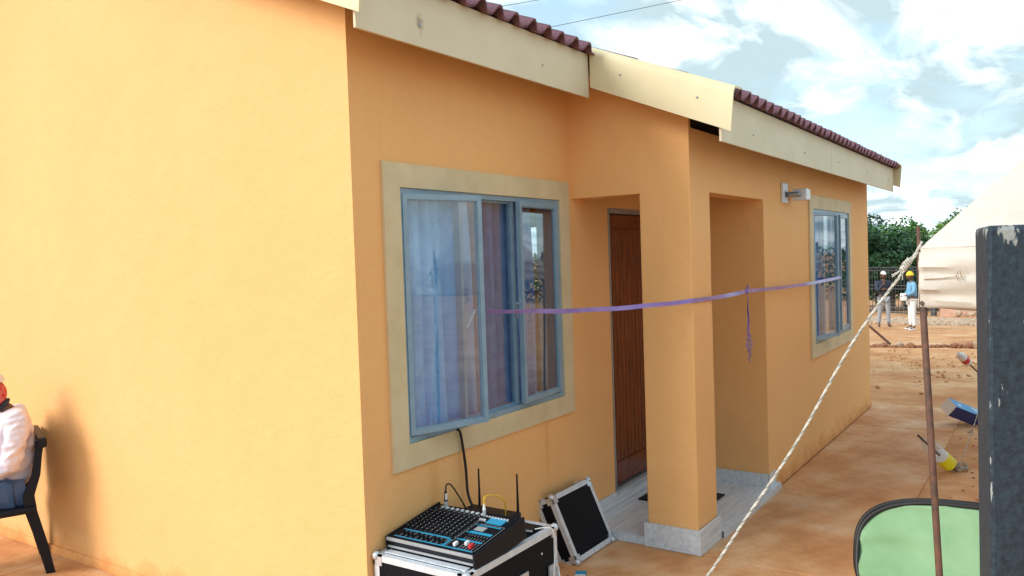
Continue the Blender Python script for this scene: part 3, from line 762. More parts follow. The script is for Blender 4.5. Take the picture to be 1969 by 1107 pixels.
# metal bands across the top at the near end, with a dark groove between
MB().box(.035, .072, .035, .505, .4985, .503).build('lid_band', M['alu'], fc)
MB().box(.105, .155, .035, .505, .4985, .503).build('lid_band', M['alu'], fc)
MB().box(.0735, .1035, .036, .504, .4985, .5005).build('groove', M['blackply'], fc)
# butterfly latch + recessed handle on the long side
lt = MB().box(.655, .735, -.010, -.001, .20, .32); lt.tube([(.675, -.016, .30), (.675, -.022, .25), (.70, -.022, .225), (.722, -.022, .25), (.722, -.016, .30)], .006, 6)
lt.build('latch', M['chrome'], fc, smooth=True)
hd = MB().box(.30, .47, -.007, -.001, .24, .36); hd.tube([(.33, -.008, .31), (.33, -.03, .30), (.44, -.03, .30), (.44, -.008, .31)], .007, 6)
hd.build('handle', M['chrome'], fc, smooth=True)
for x, z in ((.60, .40), (.715, .36), (.10, .40)):
    MB().lathe([(.007, 0), (.004, .003)], 8, Matrix.Translation((x, -.0008, z)) @ Matrix.Rotation(math.pi/2, 4, 'X')).build('rivet', M['chrome'], fc)

# leaning lid: box turned so that the outer face looks out from the wall
th_ = math.atan2(.375, .17)      # face slope
lid = case_obj('case_lid', 'detached flight case lid leaning on the orange wall beside the porch', (1.485, -.262, .012), 0, .475, .42, .135, rot=(th_, 0, 0))
# in local space: X along wall, Y up the slope, Z is the outer face normal: shift so the thickness goes to the wall
for ch in lid.children: ch.location.z -= .135

# mixer
mixer = thing('mixing_desk', 'black and blue audio mixing desk with rows of knobs on flight case', 'mixing desk', (0, 0, 0))
a0 = Vector((.115, -.535, .507)); Lx, Wy = .395, .50     # front edge towards -X, tilted up to +X
tilt = math.atan2(.055, Lx)
mixer.location = a0; mixer.rotation_euler = (0, -tilt, 0)
# body: wedge-like shell
bd = MB()
bd.prism([(0, 0), (Lx*1.0, -.05), (Lx*1.0, .044), (0, .052)], 'Y', .0, Wy)
bd.build('body', M['blackplastic'], mixer)
MB().bevbox(-.010, -.0005, -.004, Wy+.004, .040, .0555, .003).build('front_lip', M['mixgrey'], mixer)
MB().bevbox(-.009, -.0005, 0, Wy, .006, .016, .003).build('front_lip', M['mixgrey'], mixer)
for y in (-.012, Wy+.0005): MB().bevbox(-.008, Lx+.004, y, y+.0115, -.045, .058, .004).build('side_cheek', M['blackplastic'], mixer)
tz = .0535
bs = MB().box(.01, Lx-.01, .01, Wy-.01, tz-.004, tz); bs.build('top_panel', M['blackply'], mixer)
# printed blue bands
bp_ = MB()
def zt(x): return tz + .0006
bl = MB(); bl.box(.020, .028, .02, .48, tz, tz+.0008); bl.box(.088, .100, .20, .48, tz, tz+.0008); bl.box(.03, .088, .185, .197, tz, tz+.0008); bl.box(.175, .195, .03, .17, tz, tz+.0008); bl.box(.255, .262, .03, .175, tz, tz+.0008)
bl.box(.10, .112, .03, .17, tz, tz+.0008)
bl.build('blue_print', M['mixblue'], mixer)
MB().box(.285, .345, .045, .135, tz, tz+.004).build('display', M['mixblue'], mixer)
ln_ = MB()
for k in range(10): ln_.box(.11, .345, .188+k*.030, .1888+k*.030, tz, tz+.0006)
ln_.box(.03, .27, .015, .0165, tz, tz+.0007); ln_.box(.03, .27, .176, .1775, tz, tz+.0007); ln_.box(.27, .2715, .015, .1775, tz, tz+.0007); ln_.box(.205, .245, .095, .15, tz, tz+.0012); 
ln_.build('white_print', M['mixgrey'], mixer)
kb = MB(); tops = MB()
def knob(x, y, r_=.0058, h=.013):
    kb.lathe([(r_*1.15, tz), (r_, tz+h*.3), (r_*.85, tz+h)], 8, Matrix.Translation((x, y, 0)))
    tops.box(x-r_*.75, x+r_*.1, y-.0011, y+.0011, tz+h, tz+h+.0008)
for r__ in range(8):
    for c__ in range(10): knob(.118+r__*.0245, .203+c__*.030)
for c__ in range(10): knob(.330, .203+c__*.030, .0075, .006)
for r__ in range(9): knob(.062+r__*.025, .160, .005)
for r__ in range(3):
    for c__ in range(4): knob(.285+r__*.022, .148+c__*.008, .0035, .008)
kb.build('knobs', M['blackplastic'], mixer, smooth=True, kind='stuff'); tops.build('knob_pointers', M['white'], mixer, kind='stuff')
sl_ = MB(); fcap = MB()
for c__ in range(9):
    y = .205+c__*.031; sl_.box(.032, .084, y-.001, y+.001, tz, tz+.0012)
    fx = .04+.008*(c__ % 3)
    fcap.bevbox(fx, fx+.014, y-.006, y+.006, tz+.001, tz+.015, .002); 
for c__ in range(7):
    y = .035+c__*.017; sl_.box(.115, .165, y-.0008, y+.0008, tz, tz+.001); fcap.bevbox(.137, .145, y-.004, y+.004, tz+.001, tz+.010, .001)
for y in (.035, .052, .070, .088, .105): sl_.box(.03, .095, y-.001, y+.001, tz, tz+.001)
sl_.build('fader_slots', M['mixgrey'], mixer, kind='stuff'); fcap.build('fader_caps', M['blackplastic'], mixer, kind='stuff')
MB().bevbox(.040, .068, .040, .056, tz+.001, tz+.020, .004).build('fader_cap', M['red'], mixer); 
for y, x in ((.078, .060), (.125, .036)): MB().bevbox(x, x+.026, y, y+.014, tz+.001, tz+.017, .003).build('fader_cap', M['white'], mixer)
jk = MB()
for c__ in range(9):
    jk.lathe([(.010, tz), (.010, tz+.005), (.006, tz+.006)], 10, Matrix.Translation((.356, .203+c__*.031, 0)))
for c__ in range(8): jk.lathe([(.006, tz), (.006, tz+.008)], 8, Matrix.Translation((.338, .045+c__*.017, 0)))
for c__ in range(3): jk.lathe([(.005, tz), (.005, tz+.010)], 8, Matrix.Translation((.30, .150+c__*.013, 0)))
jk.build('jack_sockets', M['alu'], mixer, smooth=True, kind='stuff')
mw = lambda x, y, z: a0 + Matrix.Rotation(-tilt, 3, 'Y') @ Vector((x, y, z))
# plugs and cables
def cable(name, pts, r_, mt_, label, steps=8):
    P_ = [Vector(p) for p in pts]; out_ = []
    P_ = [P_[0]*2-P_[1]] + P_ + [P_[-1]*2-P_[-2]]
    for i in range(1, len(P_)-2):
        for k in range(steps):
            t = k/steps; a, b, c, d = P_[i-1:i+3]
            out_.append(.5*((2*b)+(-a+c)*t+(2*a-5*b+4*c-d)*t*t+(-a+3*b-3*c+d)*t**3))
    out_.append(P_[-2])
    o = MB().tube(out_, r_, 8).build(name, mt_, smooth=True); tag(o, label, 'cable'); return o
j0 = mw(.356, .43, tz)
pl_ = thing('microphone_plug', 'silver and black plug standing in the mixer with taped cable', 'plug', j0)
MB().tube([(0, 0, .004), (0, 0, .035)], .010, 10).build('shell', M['chrome'], pl_, smooth=True)
MB().tube([(0, 0, .035), (.0, 0, .085)], [.010, .006], 10).build('boot', M['blackplastic'], pl_, smooth=True)
MB().box(-.011, -.002, -.012, -.004, .045, .075).build('tape', M['white'], pl_)
j1 = mw(.345, .185, tz)
pl2 = thing('yellow_cable_plug', 'short silver plug with yellow cable at mixer top edge', 'plug', j1)
MB().tube([(0, 0, .004), (0, 0, .032)], .009, 10).build('shell', M['chrome'], pl2, smooth=True)
MB().tube([(0, 0, .032), (0, 0, .060)], [.009, .004], 10).build('boot', M['white'], pl2, smooth=True)
cable('audio_cable', [j0+Vector((0,0,.085)), j0+Vector((.01,.0,.115)), j0+Vector((.05,.0,.100)), (.60,-.10,.600), (.66,-.08,.53)], .004, M['cablek'], 'thin black cable looping from the microphone plug behind the mixer')
cable('yellow_cable', [j1+Vector((0,0,.058)), j1+Vector((.01,0,.092)), j1+Vector((.07,-.01,.085)), j1+Vector((.14,-.02,.04)), (.70,-.30,.503)], .0035, M['yellow'], 'yellow cable arching from the mixer to the case top')
cable('power_cable', [(.66,-.035,.960), (.675,-.04,.945), (.70,-.035,.87), (.727,-.03,.74), (.727,-.04,.60), (.735,-.08,.505)], .0075, M['cablek'], 'thick black cable hanging from the window sill to the case')
# router
rt = thing('wireless_receiver', 'flat black wireless router with two upright antennas behind mixer', 'router', (.575, -.20, .499))
MB().bevbox(0, .18, -.16, .15, 0, .045, .008).build('body', M['blackplastic'], rt)
for y in (.105, -.14):
    MB().tube([(.175, y, .02), (.178, y, .07), (.178, y, .14), (.178, y, .24)], [.008, .007, .0055, .0045], 8).build('antenna', M['blackplastic'], rt, smooth=True)
# power bank + phone cable
pb = thing('phone', 'black phone lying on the flight case plugged to white lead', 'phone', (.665, -.46, .4995), R(12))
MB().bevbox(-.04, .045, -.035, .035, 0, .010, .003).build('body', M['blackplastic'], pb)
MB().box(-.044, -.0405, -.036, .036, .001, .009).build('edge', M['alu'], pb)
cable('charging_lead', [(.66,-.50,.506), (.69,-.545,.512), (.715,-.570,.495), (.72,-.575,.40), (.705,-.575,.25), (.72,-.585,.10), (.75,-.60,.012)], .0035, M['white'], 'white charging lead hanging down the front of the flight case')
cable('patch_cable', [(.76,-.24,.503), (.80,-.20,.510), (.83,-.17,.46), (.86,-.2,.25), (.90,-.25,.02), (1.1,-.4,.012), (1.3,-.3,.012)], .005, M['cablek'], 'black cable running from the case top down behind it')
cable('blue_cable', [(.84,-.38,.36), (.95,-.40,.22), (1.02,-.42,.10), (1.10,-.44,.03), (1.25,-.42,.012)], .006, mat('dark_blue_rubber', (.03, .07, .13), .5), 'dark blue cable drooping between the case and its lid')
bx = thing('carton_scrap', 'small white and cyan packet on the ground below the lid', 'packet', (1.27, -.40, .0), R(25))
MB().bevbox(-.05, .05, -.03, .03, .0, .05, .004).build('box', M['white'], bx); MB().box(.0, .0505, -.0305, .0305, .02, .051).build('print', M['mixblue'], bx)

# ------------------------------------------------------------------ tent
tent = thing('tent', 'large off-white canvas tent with wrinkled valance on leaning rusty pole', 'tent')
A = Vector((1.12, -2.17, 1.83)); TX, TY, TM = 5.4, 4.6, 1.04
def roof_pt(x, y):
    dx = min(x - A.x, A.x + TX - x); dy = min(A.y - y, y - (A.y - TY)); d = min(dx, dy)
    r_ = math.hypot(x-A.x, y-A.y)
    z = A.z + TM*d
    wob = .05*noise.noise(Vector((x*.9, y*.9, 2))) * min(1, d*3)
    # wrinkles fanning out of the corner
    th = math.atan2(A.y-y, x-A.x)
    wr = .010*math.sin(th*26 + 2*noise.noise(Vector((x*2, y*2, 0)))) * min(1, r_*4) * math.exp(-r_*.9)
    return (x, y, z + wob + wr)
cv = MB(); nxt, nyt = 90, 80
def gr(n, L_): return [L_*( (i/n)**1.7 if True else 0) for i in range(n+1)]
gx = [A.x + v for v in gr(nxt, TX)]; gy = [A.y - v for v in gr(nyt, TY)]
for x in gx:
    for y in gy: cv.v.append(roof_pt(x, y))
for i in range(nxt):
    for j in range(nyt): a = i*(nyt+1)+j; cv.f.append((a, a+1, a+nyt+2, a+nyt+1))
o = cv.build('roof_canvas', M['canvas'], tent, smooth=True); md = o.modifiers.new('thickness', 'SOLIDIFY'); md.thickness = .003
# valance: hanging cloth all round
def valance(p0, p1, seed, hgt=.245):
    mb = MB(); p0 = Vector(p0); p1 = Vector(p1); Ln = (p1-p0).length; n_ = int(Ln/.02); d = (p1-p0).normalized(); nn = Vector((-d.y, d.x, 0)); m_ = 16
    for i in range(n_+1):
        s_ = Ln*i/n_; p = p0 + d*s_
        for j in range(m_+1):
            v = j/m_
            near = math.exp(-s_*5)
            h = hgt + .012*noise.noise(Vector((s_*2.2, seed, 0))) + .02*math.sin(s_*3.1+seed)*min(1, s_*2)
            off = .012*math.sin(s_*9+seed)*v + .018*noise.noise(Vector((s_*3, v*2, seed)))
            # tension wrinkles running from the corner
            off += .011*math.sin(v*17 + s_*5 + 1.5*noise.noise(Vector((s_*3, v*3, seed+4)))) * math.exp(-s_*1.5)
            off += .006*math.sin(v*34 - s_*9 + seed) * math.exp(-s_*2.5)
            off -= .03*near*math.sin(v*math.pi)
            zz = -h*v - .03*v*min(1, s_)*0
            mb.v.append(tuple(p + nn*off + Vector((0, 0, zz))))
    for i in range(n_):
        for j in range(m_): a = i*(m_+1)+j; mb.f.append((a, a+1, a+m_+2, a+m_+1))
    o = mb.build('valance', M['canvas'], tent, smooth=True); md = o.modifiers.new('thickness', 'SOLIDIFY'); md.thickness = .003; return o
P1 = A; P2 = Vector((A.x+TX, A.y, A.z)); P3 = Vector((A.x+TX, A.y-TY, A.z)); P4 = Vector((A.x, A.y-TY, A.z))
valance(P1, P4, 1); valance(P2, P1, 5); valance(P3, P2, 8); valance(P4, P3, 11)
# patched tear on the valance
pt = MB()
for k in range(10):
    a = random.uniform(0, 6.28); y = A.y - .155 + random.uniform(-.014, .014); z = A.z-.115 + random.uniform(-.012, .012)
    pt.tube([(A.x-.034, y, z-.009), (A.x-.036, y+.004, z+.009)], .0016, 4)
pt.tube([(A.x-.028, A.y-.02, A.z-.128), (A.x-.030, A.y-.08, A.z-.125), (A.x-.032, A.y-.14, A.z-.118)], .0022, 5)
pt.build('mended_tear', M['canvas_stain'], tent)
# poles
def tpole(name, p, q, r_, label, cat='tent pole'):
    o = MB().tube([Vector(p), (Vector(p)+Vector(q))/2, Vector(q)], r_, 12).build(name, M['rust'], tent, smooth=True); return o
MB().tube([(1.135, -2.245, -.01), (1.131, -2.205, .96), (1.128, -2.171, 1.80), (1.128, -2.170, 1.805), (1.128, -2.166, 1.925)], [.0145, .0140, .0132, .008, .0075], 12).build('pole', M['rust'], tent, smooth=True)
tpole('pole', (3.85, -2.22, -.01), (3.85, -2.18, 1.92), .0155, ''); tpole('pole', (6.5, -2.22, -.01), (6.5, -2.18, 1.92), .0155, '')
tpole('pole', (1.14, -6.75, -.01), (1.13, -6.75, 1.92), .0155, ''); tpole('pole', (6.5, -6.75, -.01), (6.5, -6.75, 1.92), .0155, '')
tpole('pole', (3.8, -4.45, -.01), (3.8, -4.45, 4.15), .025, '')
# twisted guy rope
def rope(name, P_, r_, label, turns=22, cols=None):
    t = thing(name, label, 'rope', (0, 0, 0))
    P_ = [Vector(p) for p in P_]; tot = sum((P_[i+1]-P_[i]).length for i in range(len(P_)-1))
    dense = []; n_ = int(tot/.008)
    QQ = [P_[0]*2-P_[1]] + P_ + [P_[-1]*2-P_[-2]]; segs = len(P_)-1
    for i in range(n_+1):
        f = i/n_*segs; s_ = min(int(f), segs-1); tt = f-s_; a, b, c, d = QQ[s_:s_+4]
        dense.append(.5*((2*b)+(-a+c)*tt+(2*a-5*b+4*c-d)*tt*tt+(-a+3*b-3*c+d)*tt**3))
    for k in range(3):
        pts = []
        for i, p in enumerate(dense):
            d = (dense[min(i+1, n_)]-dense[max(i-1, 0)]).normalized(); x = d.cross(Vector((0, 1, .3))).normalized(); y = d.cross(x)
            ag = i*.008*turns*2*math.pi/tot*tot/1.0*.55 + k*2.094
            pts.append(p + (x*math.cos(ag)+y*math.sin(ag))*r_*.52)
        MB().tube(pts, r_*.56, 6).build('strand', M['rope'] if k < 2 else (cols or M['rope_dark']), t, smooth=True)
    return t
rope('guy_rope', [(1.118, -2.165, 1.815), (1.058, -1.925, 1.452), (.950, -1.70, 1.005), (.855, -1.49, .650), (.756, -1.345, .400), (.62, -1.08, .0)], .0062,
     'thick twisted white guy rope from tent corner down across the porch', turns=26)
rope('lashing_rope', [(1.125, -2.180, 1.86), (1.118, -2.150, 1.80), (1.100, -2.118, 1.775), (1.102, -2.10, 1.745)], .006, 'short doubled rope lashing knotted round the tent corner', turns=30)
kn2 = MB()
for k in range(5):
    c = Vector((1.105, -2.110-.006*k, 1.748+.008*k)); pts = [c + Vector((.011*math.cos(t), .007*math.sin(t), .011*math.sin(t))) for t in [q*.8 for q in range(9)]]
    kn2.tube(pts, .0035, 6)
for k in range(5):
    a = 1.2*k; kn2.tube([(1.105, -2.105, 1.745), (1.10+.01*math.cos(a), -2.095+.012*math.sin(a), 1.735-.004*k), (1.10+.02*math.cos(a), -2.085+.022*math.sin(a), 1.728-.007*k)], .0022, 5)
tag(kn2.build('rope_knot', M['rope'], smooth=True), 'frayed white rope knot where guy rope meets tent corner', 'knot')
pegs = MB().tube([(.60, -1.04, .28), (.66, -1.10, -.02)], .012, 8).build('tent_peg', M['rust'], smooth=True)
tag(pegs, 'rusty steel peg anchoring the thick white guy rope', 'tent peg')

# ------------------------------------------------------------------ pegs capped with containers
def peg(p, q, label):
    return tag(MB().tube([p, q], .009, 8).build('tent_peg', M['rust'], smooth=True), label, 'tent peg', 'tent pegs')
# bottle with yellow label over a peg
base = Vector((4.79, -1.945, -.01)); tip = Vector((4.50, -1.70, .32)); ax = (tip-base).normalized()
peg(base, tip, 'rusty peg inside the clear bottle with yellow label')
bt = thing('bottle', 'clear plastic bottle with yellow label capping a tent peg', 'bottle', base + ax*.07); bt.scale = (1.15, 1.15, 1.15)
bt.rotation_euler = ax.to_track_quat('Z', 'Y').to_euler()
MB().lathe([(.048, 0), (.052, .012), (.052, .16), (.052, .22), (.044, .26), (.024, .30), (.018, .31), (.018, .335)], 18).build('shell', M['clear'], bt, smooth=True)
MB().lathe([(.0530, .02), (.0530, .115)], 18).build('label', M['yl'], bt, smooth=True)
MB().lathe([(.0530, .116), (.0530, .135)], 18).build('label_edge', M['white'], bt, smooth=True)
rope('peg_rope', [base+Vector((-.02,.01,.03)), base+Vector((.06,-.03,.08)), (5.25,-2.05,.34), (5.6,-2.12,.66), (6.45,-2.17,1.72)], .004, 'thin brown rope rising from the bottle capped peg', turns=30, cols=M['rust'])
lp = MB()
for k in range(3):
    pts = [base + Vector((.03+.07*math.cos(t)+.02*k, -.02+.05*math.sin(t), .02+.012*math.sin(t*2+k)+.005*k)) for t in [q*.55 for q in range(12)]]
    lp.tube(pts, .006, 6)
for k in range(8):
    a = k*.8; c = Vector((5.15, -2.01, .24)); lp.tube([c, c+Vector((.03*math.cos(a), .03*math.sin(a), .03*math.sin(a*2)+.01))], .003, 5)
tag(lp.build('rope_coil', M['rope_dark'], smooth=True), 'tangle of grey rope looped at foot of the bottle capped peg', 'rope')
# blue carton over a peg
b0 = Vector((6.93, -1.98, .03)); b1 = Vector((6.54, -1.695, .22)); ax = (b1-b0).normalized()
peg(b0-ax*.1, b0+ax*.45, 'rusty peg under the blue drink carton')
ct = thing('drink_carton', 'blue and light blue carton with white end propped on a peg', 'carton', b0)
side = Vector((0, 0, 1)).cross(ax).normalized(); nrm = ax.cross(side).normalized()
mt_ = Matrix((side, nrm, ax)).transposed() @ Matrix.Rotation(R(-32), 3, 'Z'); ct.rotation_euler = mt_.to_euler()
MB().bevbox(-.07, .07, -.075, .05, .0, .485, .003).build('box', M['blueb'], ct)
MB().box(-.071, .071, .0505, .0520, .004, .482).build('top_print', M['bluel'], ct)
MB().box(-.0705, .0705, -.0755, .0505, .4855, .492).build('end_flap', M['white'], ct)
wp = MB()
for k in range(3): wp.box(-.045+.02*k, -.035+.02*k, .0522, .0528, .06+.02*k, .19-.01*k)
wp.box(-.01, .02, .0522, .0528, .37, .41)
wp.build('white_print', M['white'], ct)
# third peg with small white and red bottle
b0 = Vector((8.50, -2.12, -.02)); b1 = Vector((7.53, -1.705, .64))
peg(b0, b0.lerp(b1, .9), 'rusty peg under the white and red container'); ax = (b1-b0).normalized()
wb = thing('small_container', 'small white container with red label capping the farthest peg', 'container', b0 + ax*.99)
wb.rotation_euler = ax.to_track_quat('Z', 'Y').to_euler()
MB().lathe([(.04, 0), (.045, .01), (.045, .17), (.03, .21), (.018, .22), (.018, .24)], 14).build('shell', M['white'], wb, smooth=True)
MB().lathe([(.0460, .05), (.0460, .12)], 14).build('label', M['red'], wb, smooth=True)
rope('peg_rope', [b0, (8.9,-2.15,.3), (9.6, -2.2, .9)], .005, 'thin dark rope tied to the farthest peg', turns=20, cols=M['rust'])
bpy.data.objects.remove(bpy.data.objects[-1]) if False else None

# ------------------------------------------------------------------ green pop-up backdrop
gb = thing('green_backdrop', 'light green pop-up backdrop with black rim standing behind the tent pole', 'backdrop')
vd = (fwd*1.0 + rgt*.55).normalized(); vh = Vector((vd.x, vd.y, 0)).normalized(); sd_ = Vector((vh.y, -vh.x, 0))
gc = Vector((1.645, -2.30, 0)); Wd, Hd = 1.02, .59
leanv = (Vector((0, 0, 1))*math.cos(R(28)) + vh*math.sin(R(28)))
def sup(t, a, b, n_=2.9):
    c, s_ = math.cos(t), math.sin(t); return a*math.copysign(abs(c)**(2/n_), c), b*math.copysign(abs(s_)**(2/n_), s_)
def gp(u, v, off=0): return gc + sd_*u + leanv*(v + Hd/2 + .01) - vh*off
sheet = MB(); rings = 22; seg = 96
for i in range(rings+1):
    for k in range(seg):
        a, b = sup(2*math.pi*k/seg, Wd/2*.985*i/rings, Hd/2*.975*i/rings)
        wv_ = (.012*math.sin(b*34 + 2.5*math.sin(a*5)) * (i/rings)**2 + .005*math.sin(b*19+a*7)) * (1.6 if a < -.1 else .8) + .003*math.sin(a*26)
        sheet.v.append(tuple(gp(a, b, wv_)))
for i in range(rings):
    for k in range(seg): sheet.f.append((i*seg+k, i*seg+(k+1)%seg, (i+1)*seg+(k+1)%seg, (i+1)*seg+k))
o = sheet.build('cloth', M['green'], gb, smooth=True, weld=True); md = o.modifiers.new('t', 'SOLIDIFY'); md.thickness = .002
for off, du, sc_ in ((0, 0, 1), (-.05, -.012, 1.0)):
    ring = [gp(*(lambda q: (q[0]+du*0-abs(min(0, du))*(1), q[1]))(sup(2*math.pi*k/seg, Wd/2*sc_, Hd/2*sc_)), off=off) for k in range(seg+1)]
    MB().tube(ring, .0125, 8, cap=False).build('rim', M['cablek'], gb, smooth=True)
MB().tube([gp(.12, -.16, .012), gp(.12, -.30, .012)], .003, 6).build('zip_tag', M['white'], gb)

# ------------------------------------------------------------------ dark painted column near the camera
def worn_paint():
    mt, t, p = principled('worn_blue_black_paint'); ln = t.links.new
    tc = t.nodes.new('ShaderNodeTexCoord')
    def nz(scale, d=6, st=(1, 1, 1)):
        mpp = t.nodes.new('ShaderNodeMapping'); mpp.inputs['Scale'].default_value = st; ln(tc.outputs['Object'], mpp.inputs[0])
        n = t.nodes.new('ShaderNodeTexNoise'); n.inputs['Scale'].default_value = scale; n.inputs['Detail'].default_value = d; n.inputs['Roughness'].default_value = .65
        ln(mpp.outputs[0], n.inputs['Vector']); return n.outputs['Fac']
    def ramp(f, a, b, ca, cb):
        r = t.nodes.new('ShaderNodeValToRGB'); r.color_ramp.elements[0].position = a; r.color_ramp.elements[1].position = b
        r.color_ramp.elements[0].color = (*ca, 1); r.color_ramp.elements[1].color = (*cb, 1); ln(f, r.inputs[0]); return r.outputs[0]
    base = ramp(nz(70, 7), .35, .65, (.008, .018, .032), (.024, .050, .078))
    chips = ramp(nz(16, 8, (1, 1, .45)), .70, .72, (0, 0, 0), (1, 1, 1))
    edge = t.nodes.new('ShaderNodeAttribute'); edge.attribute_name = 'wear'
    mm = t.nodes.new('ShaderNodeMath'); mm.operation = 'MULTIPLY_ADD'; mm.inputs[1].default_value = .13; ln(edge.outputs['Fac'], mm.inputs[0]); ln(nz(38, 8, (1, 1, .35)), mm.inputs[2])
    ech = ramp(mm.outputs[0], .66, .69, (0, 0, 0), (1, 1, 1))
    mxm = t.nodes.new('ShaderNodeMath'); mxm.operation = 'MAXIMUM'; ln(chips, mxm.inputs[0]); ln(ech, mxm.inputs[1])
    mx_ = t.nodes.new('ShaderNodeMixRGB'); ln(mxm.outputs[0], mx_.inputs[0]); ln(base, mx_.inputs[1]); mx_.inputs[2].default_value = (.33, .36, .36, 1)
    ln(mx_.outputs[0], p.inputs['Base Color']); p.inputs['Roughness'].default_value = .55
    b = t.nodes.new('ShaderNodeBump'); b.inputs['Strength'].default_value = .7; b.inputs['Distance'].default_value = .003; ln(nz(120, 6), b.inputs['Height']); ln(b.outputs[0], p.inputs['Normal'])
    return mt
M['worn'] = worn_paint()
cc = Vector((-.798, -2.54)); v2 = Vector((vd.x, vd.y)).normalized()
# front face runs to the right across the view, left face recedes
fr_dir = Vector((.555, -.832)); lf_dir = Vector((-.20, 1.0)).normalized()
bk = Vector((-.638-.155, -2.508+.012)); 
lf = Vector((.165, .030)); 
ang_f = math.atan2(fr_dir.y, fr_dir.x)
col = MB(); nzc = 60; W_ = .26; D_ = .26
fx = fr_dir.normalized()*W_
# back-left corner lies on the sight line through pixel column 1875
bl2 = Vector(((dx := (-.638+2.6521)/1.75)*1.86-2.6521, ((-2.508+2.6605)/1.75)*1.86-2.6605))
ring0 = [cc, cc+fx, bl2+fx, bl2]
col_bm = bmesh.new(); layers = []
def ringpts(z, b_=.009):
    pts = []
    for i in range(4):
        p = ring0[i]; a = ring0[i-1]; c = ring0[(i+1) % 4]
        k = b_*(1+.6*noise.noise(Vector((z*9, i*7, 0))))
        pts += [p+(a-p).normalized()*k, p+(a-p).normalized()*k*.3+(c-p).normalized()*k*.3, p+(c-p).normalized()*k]
    return pts
zt_ = [-.01 + 1.877*i/nzc for i in range(nzc+1)]
for z in zt_: layers.append([col_bm.verts.new((p.x, p.y, z)) for p in ringpts(z)])
ctr = sum((p for p in ring0), Vector((0, 0)))/4
for z, k in ((1.874, .985), (1.877, .955)):
    layers.append([col_bm.verts.new((ctr.x+(p.x-ctr.x)*k, ctr.y+(p.y-ctr.y)*k, z)) for p in ringpts(1.8)])
for i in range(len(layers)-1):
    for k in range(12): col_bm.faces.new((layers[i][k], layers[i][(k+1)%12], layers[i+1][(k+1)%12], layers[i+1][k]))
col_bm.faces.new(layers[-1]); col_bm.faces.new(layers[0][::-1])
bmesh.ops.recalc_face_normals(col_bm, faces=col_bm.faces)
me = bpy.data.meshes.new('painted_column'); col_bm.to_mesh(me); col_bm.free(); me.materials.append(M['worn'])
at_ = me.attributes.new('wear', 'FLOAT', 'POINT')
for i, v in enumerate(me.vertices): at_.data[i].value = 1.0 if (i % 12) == 1 or v.co.z > 1.866 else 0.0
o = link('painted_column', me); tag(o, 'dark blue-black square column with chipped paint at right edge', 'column')

# ------------------------------------------------------------------ people
def skin_mesh(name, pts, edges, mt_, parent, root=0, sub=2):
    me = bpy.data.meshes.new(name+'_base'); me.from_pydata([p[0] for p in pts], edges, [])
    o = bpy.data.objects.new(name, me); C.objects.link(o)
    md = o.modifiers.new('skin', 'SKIN'); md.use_smooth_shade = True
    sv = me.skin_vertices[0].data if me.skin_vertices else None
    if sv is None:
        me.skin_vertices.new() if hasattr(me.skin_vertices, 'new') else None
        sv = me.skin_vertices[0].data
    for i, p in enumerate(pts):
        r_ = p[1]; sv[i].radius = r_ if isinstance(r_, tuple) else (r_, r_); sv[i].use_root = (i == root)
    s2 = o.modifiers.new('sub', 'SUBSURF'); s2.levels = sub; s2.render_levels = sub
    dg = bpy.context.evaluated_depsgraph_get(); dg.update()
    nm = bpy.data.meshes.new_from_object(o.evaluated_get(dg)); nm.name = name
    bpy.data.objects.remove(o)
    nm.materials.clear(); nm.materials.append(mt_)
    for p in nm.polygons: p.use_smooth = True
    return link(name, nm, parent)
def head_bm(mb, c, face, s_=1.0):
    # ellipsoid head with nose, brow, chin, ears
    face = Vector(face).normalized(); side = face.cross(Vector((0, 0, 1))).normalized(); c = Vector(c)
    bm = bmesh.new(); bmesh.ops.create_uvsphere(bm, u_segments=20, v_segments=16, radius=1)
    for v in bm.verts:
        x, y, z = v.co
        a = x*.098*s_; b = y*.076*s_; d = z*.120*s_
        if z < 0: a *= 1+.08*z; b *= 1+.28*z
        if x > .6: 
            if abs(y) < .30 and -.45 < z < .12: a += .020*s_*(1-abs(y)/.3)*(1 if z < -.02 else .4)
            if .12 < z < .3: a += .003*s_
            if -.05 < z < .1 and .25 < abs(y) < .55: a -= .008*s_
            if -.62 < z < -.48 and abs(y) < .35: a += .006*s_
        v.co = c + face*a + side*b + Vector((0, 0, d))
    bm.verts.index_update(); mb.add([v.co for v in bm.verts], [[v.index for v in f.verts] for f in bm.faces]); bm.free()
    for sg in (-1, 1):
        e = c + side*.078*s_*sg - face*.005; mb.tube([e+Vector((0,0,-.03*s_)), e+side*.010*sg, e+Vector((0,0,.03*s_))], [.006, .014, .007], 8)
def hand(pts, edges, wi, w_, d, n, s_=1.0):
    # palm and five fingers appended to a skin graph, wi: wrist index
    d = Vector(d).normalized(); n = Vector(n).normalized(); sd2 = d.cross(n).normalized()
    p = Vector(w_) + d*.05*s_; pi = len(pts); pts.append((tuple(p), (.030*s_, .018*s_))); edges.append((wi, pi))
    for k, (off, ln2) in enumerate(((-.030, .055), (-.010, .072), (.010, .078), (.029, .070))):
        a = p + d*.035*s_ + sd2*off*s_; b = a + d*ln2*.55*s_ + n*.008; c = b + d*ln2*.35*s_ + n*.02
        i0 = len(pts); pts += [(tuple(a), .0095*s_), (tuple(b), .0085*s_), (tuple(c), .007*s_)]; edges += [(pi, i0), (i0, i0+1), (i0+1, i0+2)]
    a = p - d*.02*s_ + sd2*-.035*s_; b = a + d*.035*s_ - sd2*.02*s_ + n*.01; i0 = len(pts)
    pts += [(tuple(a), .011*s_), (tuple(b), .009*s_)]; edges += [(pi, i0), (i0, i0+1)]
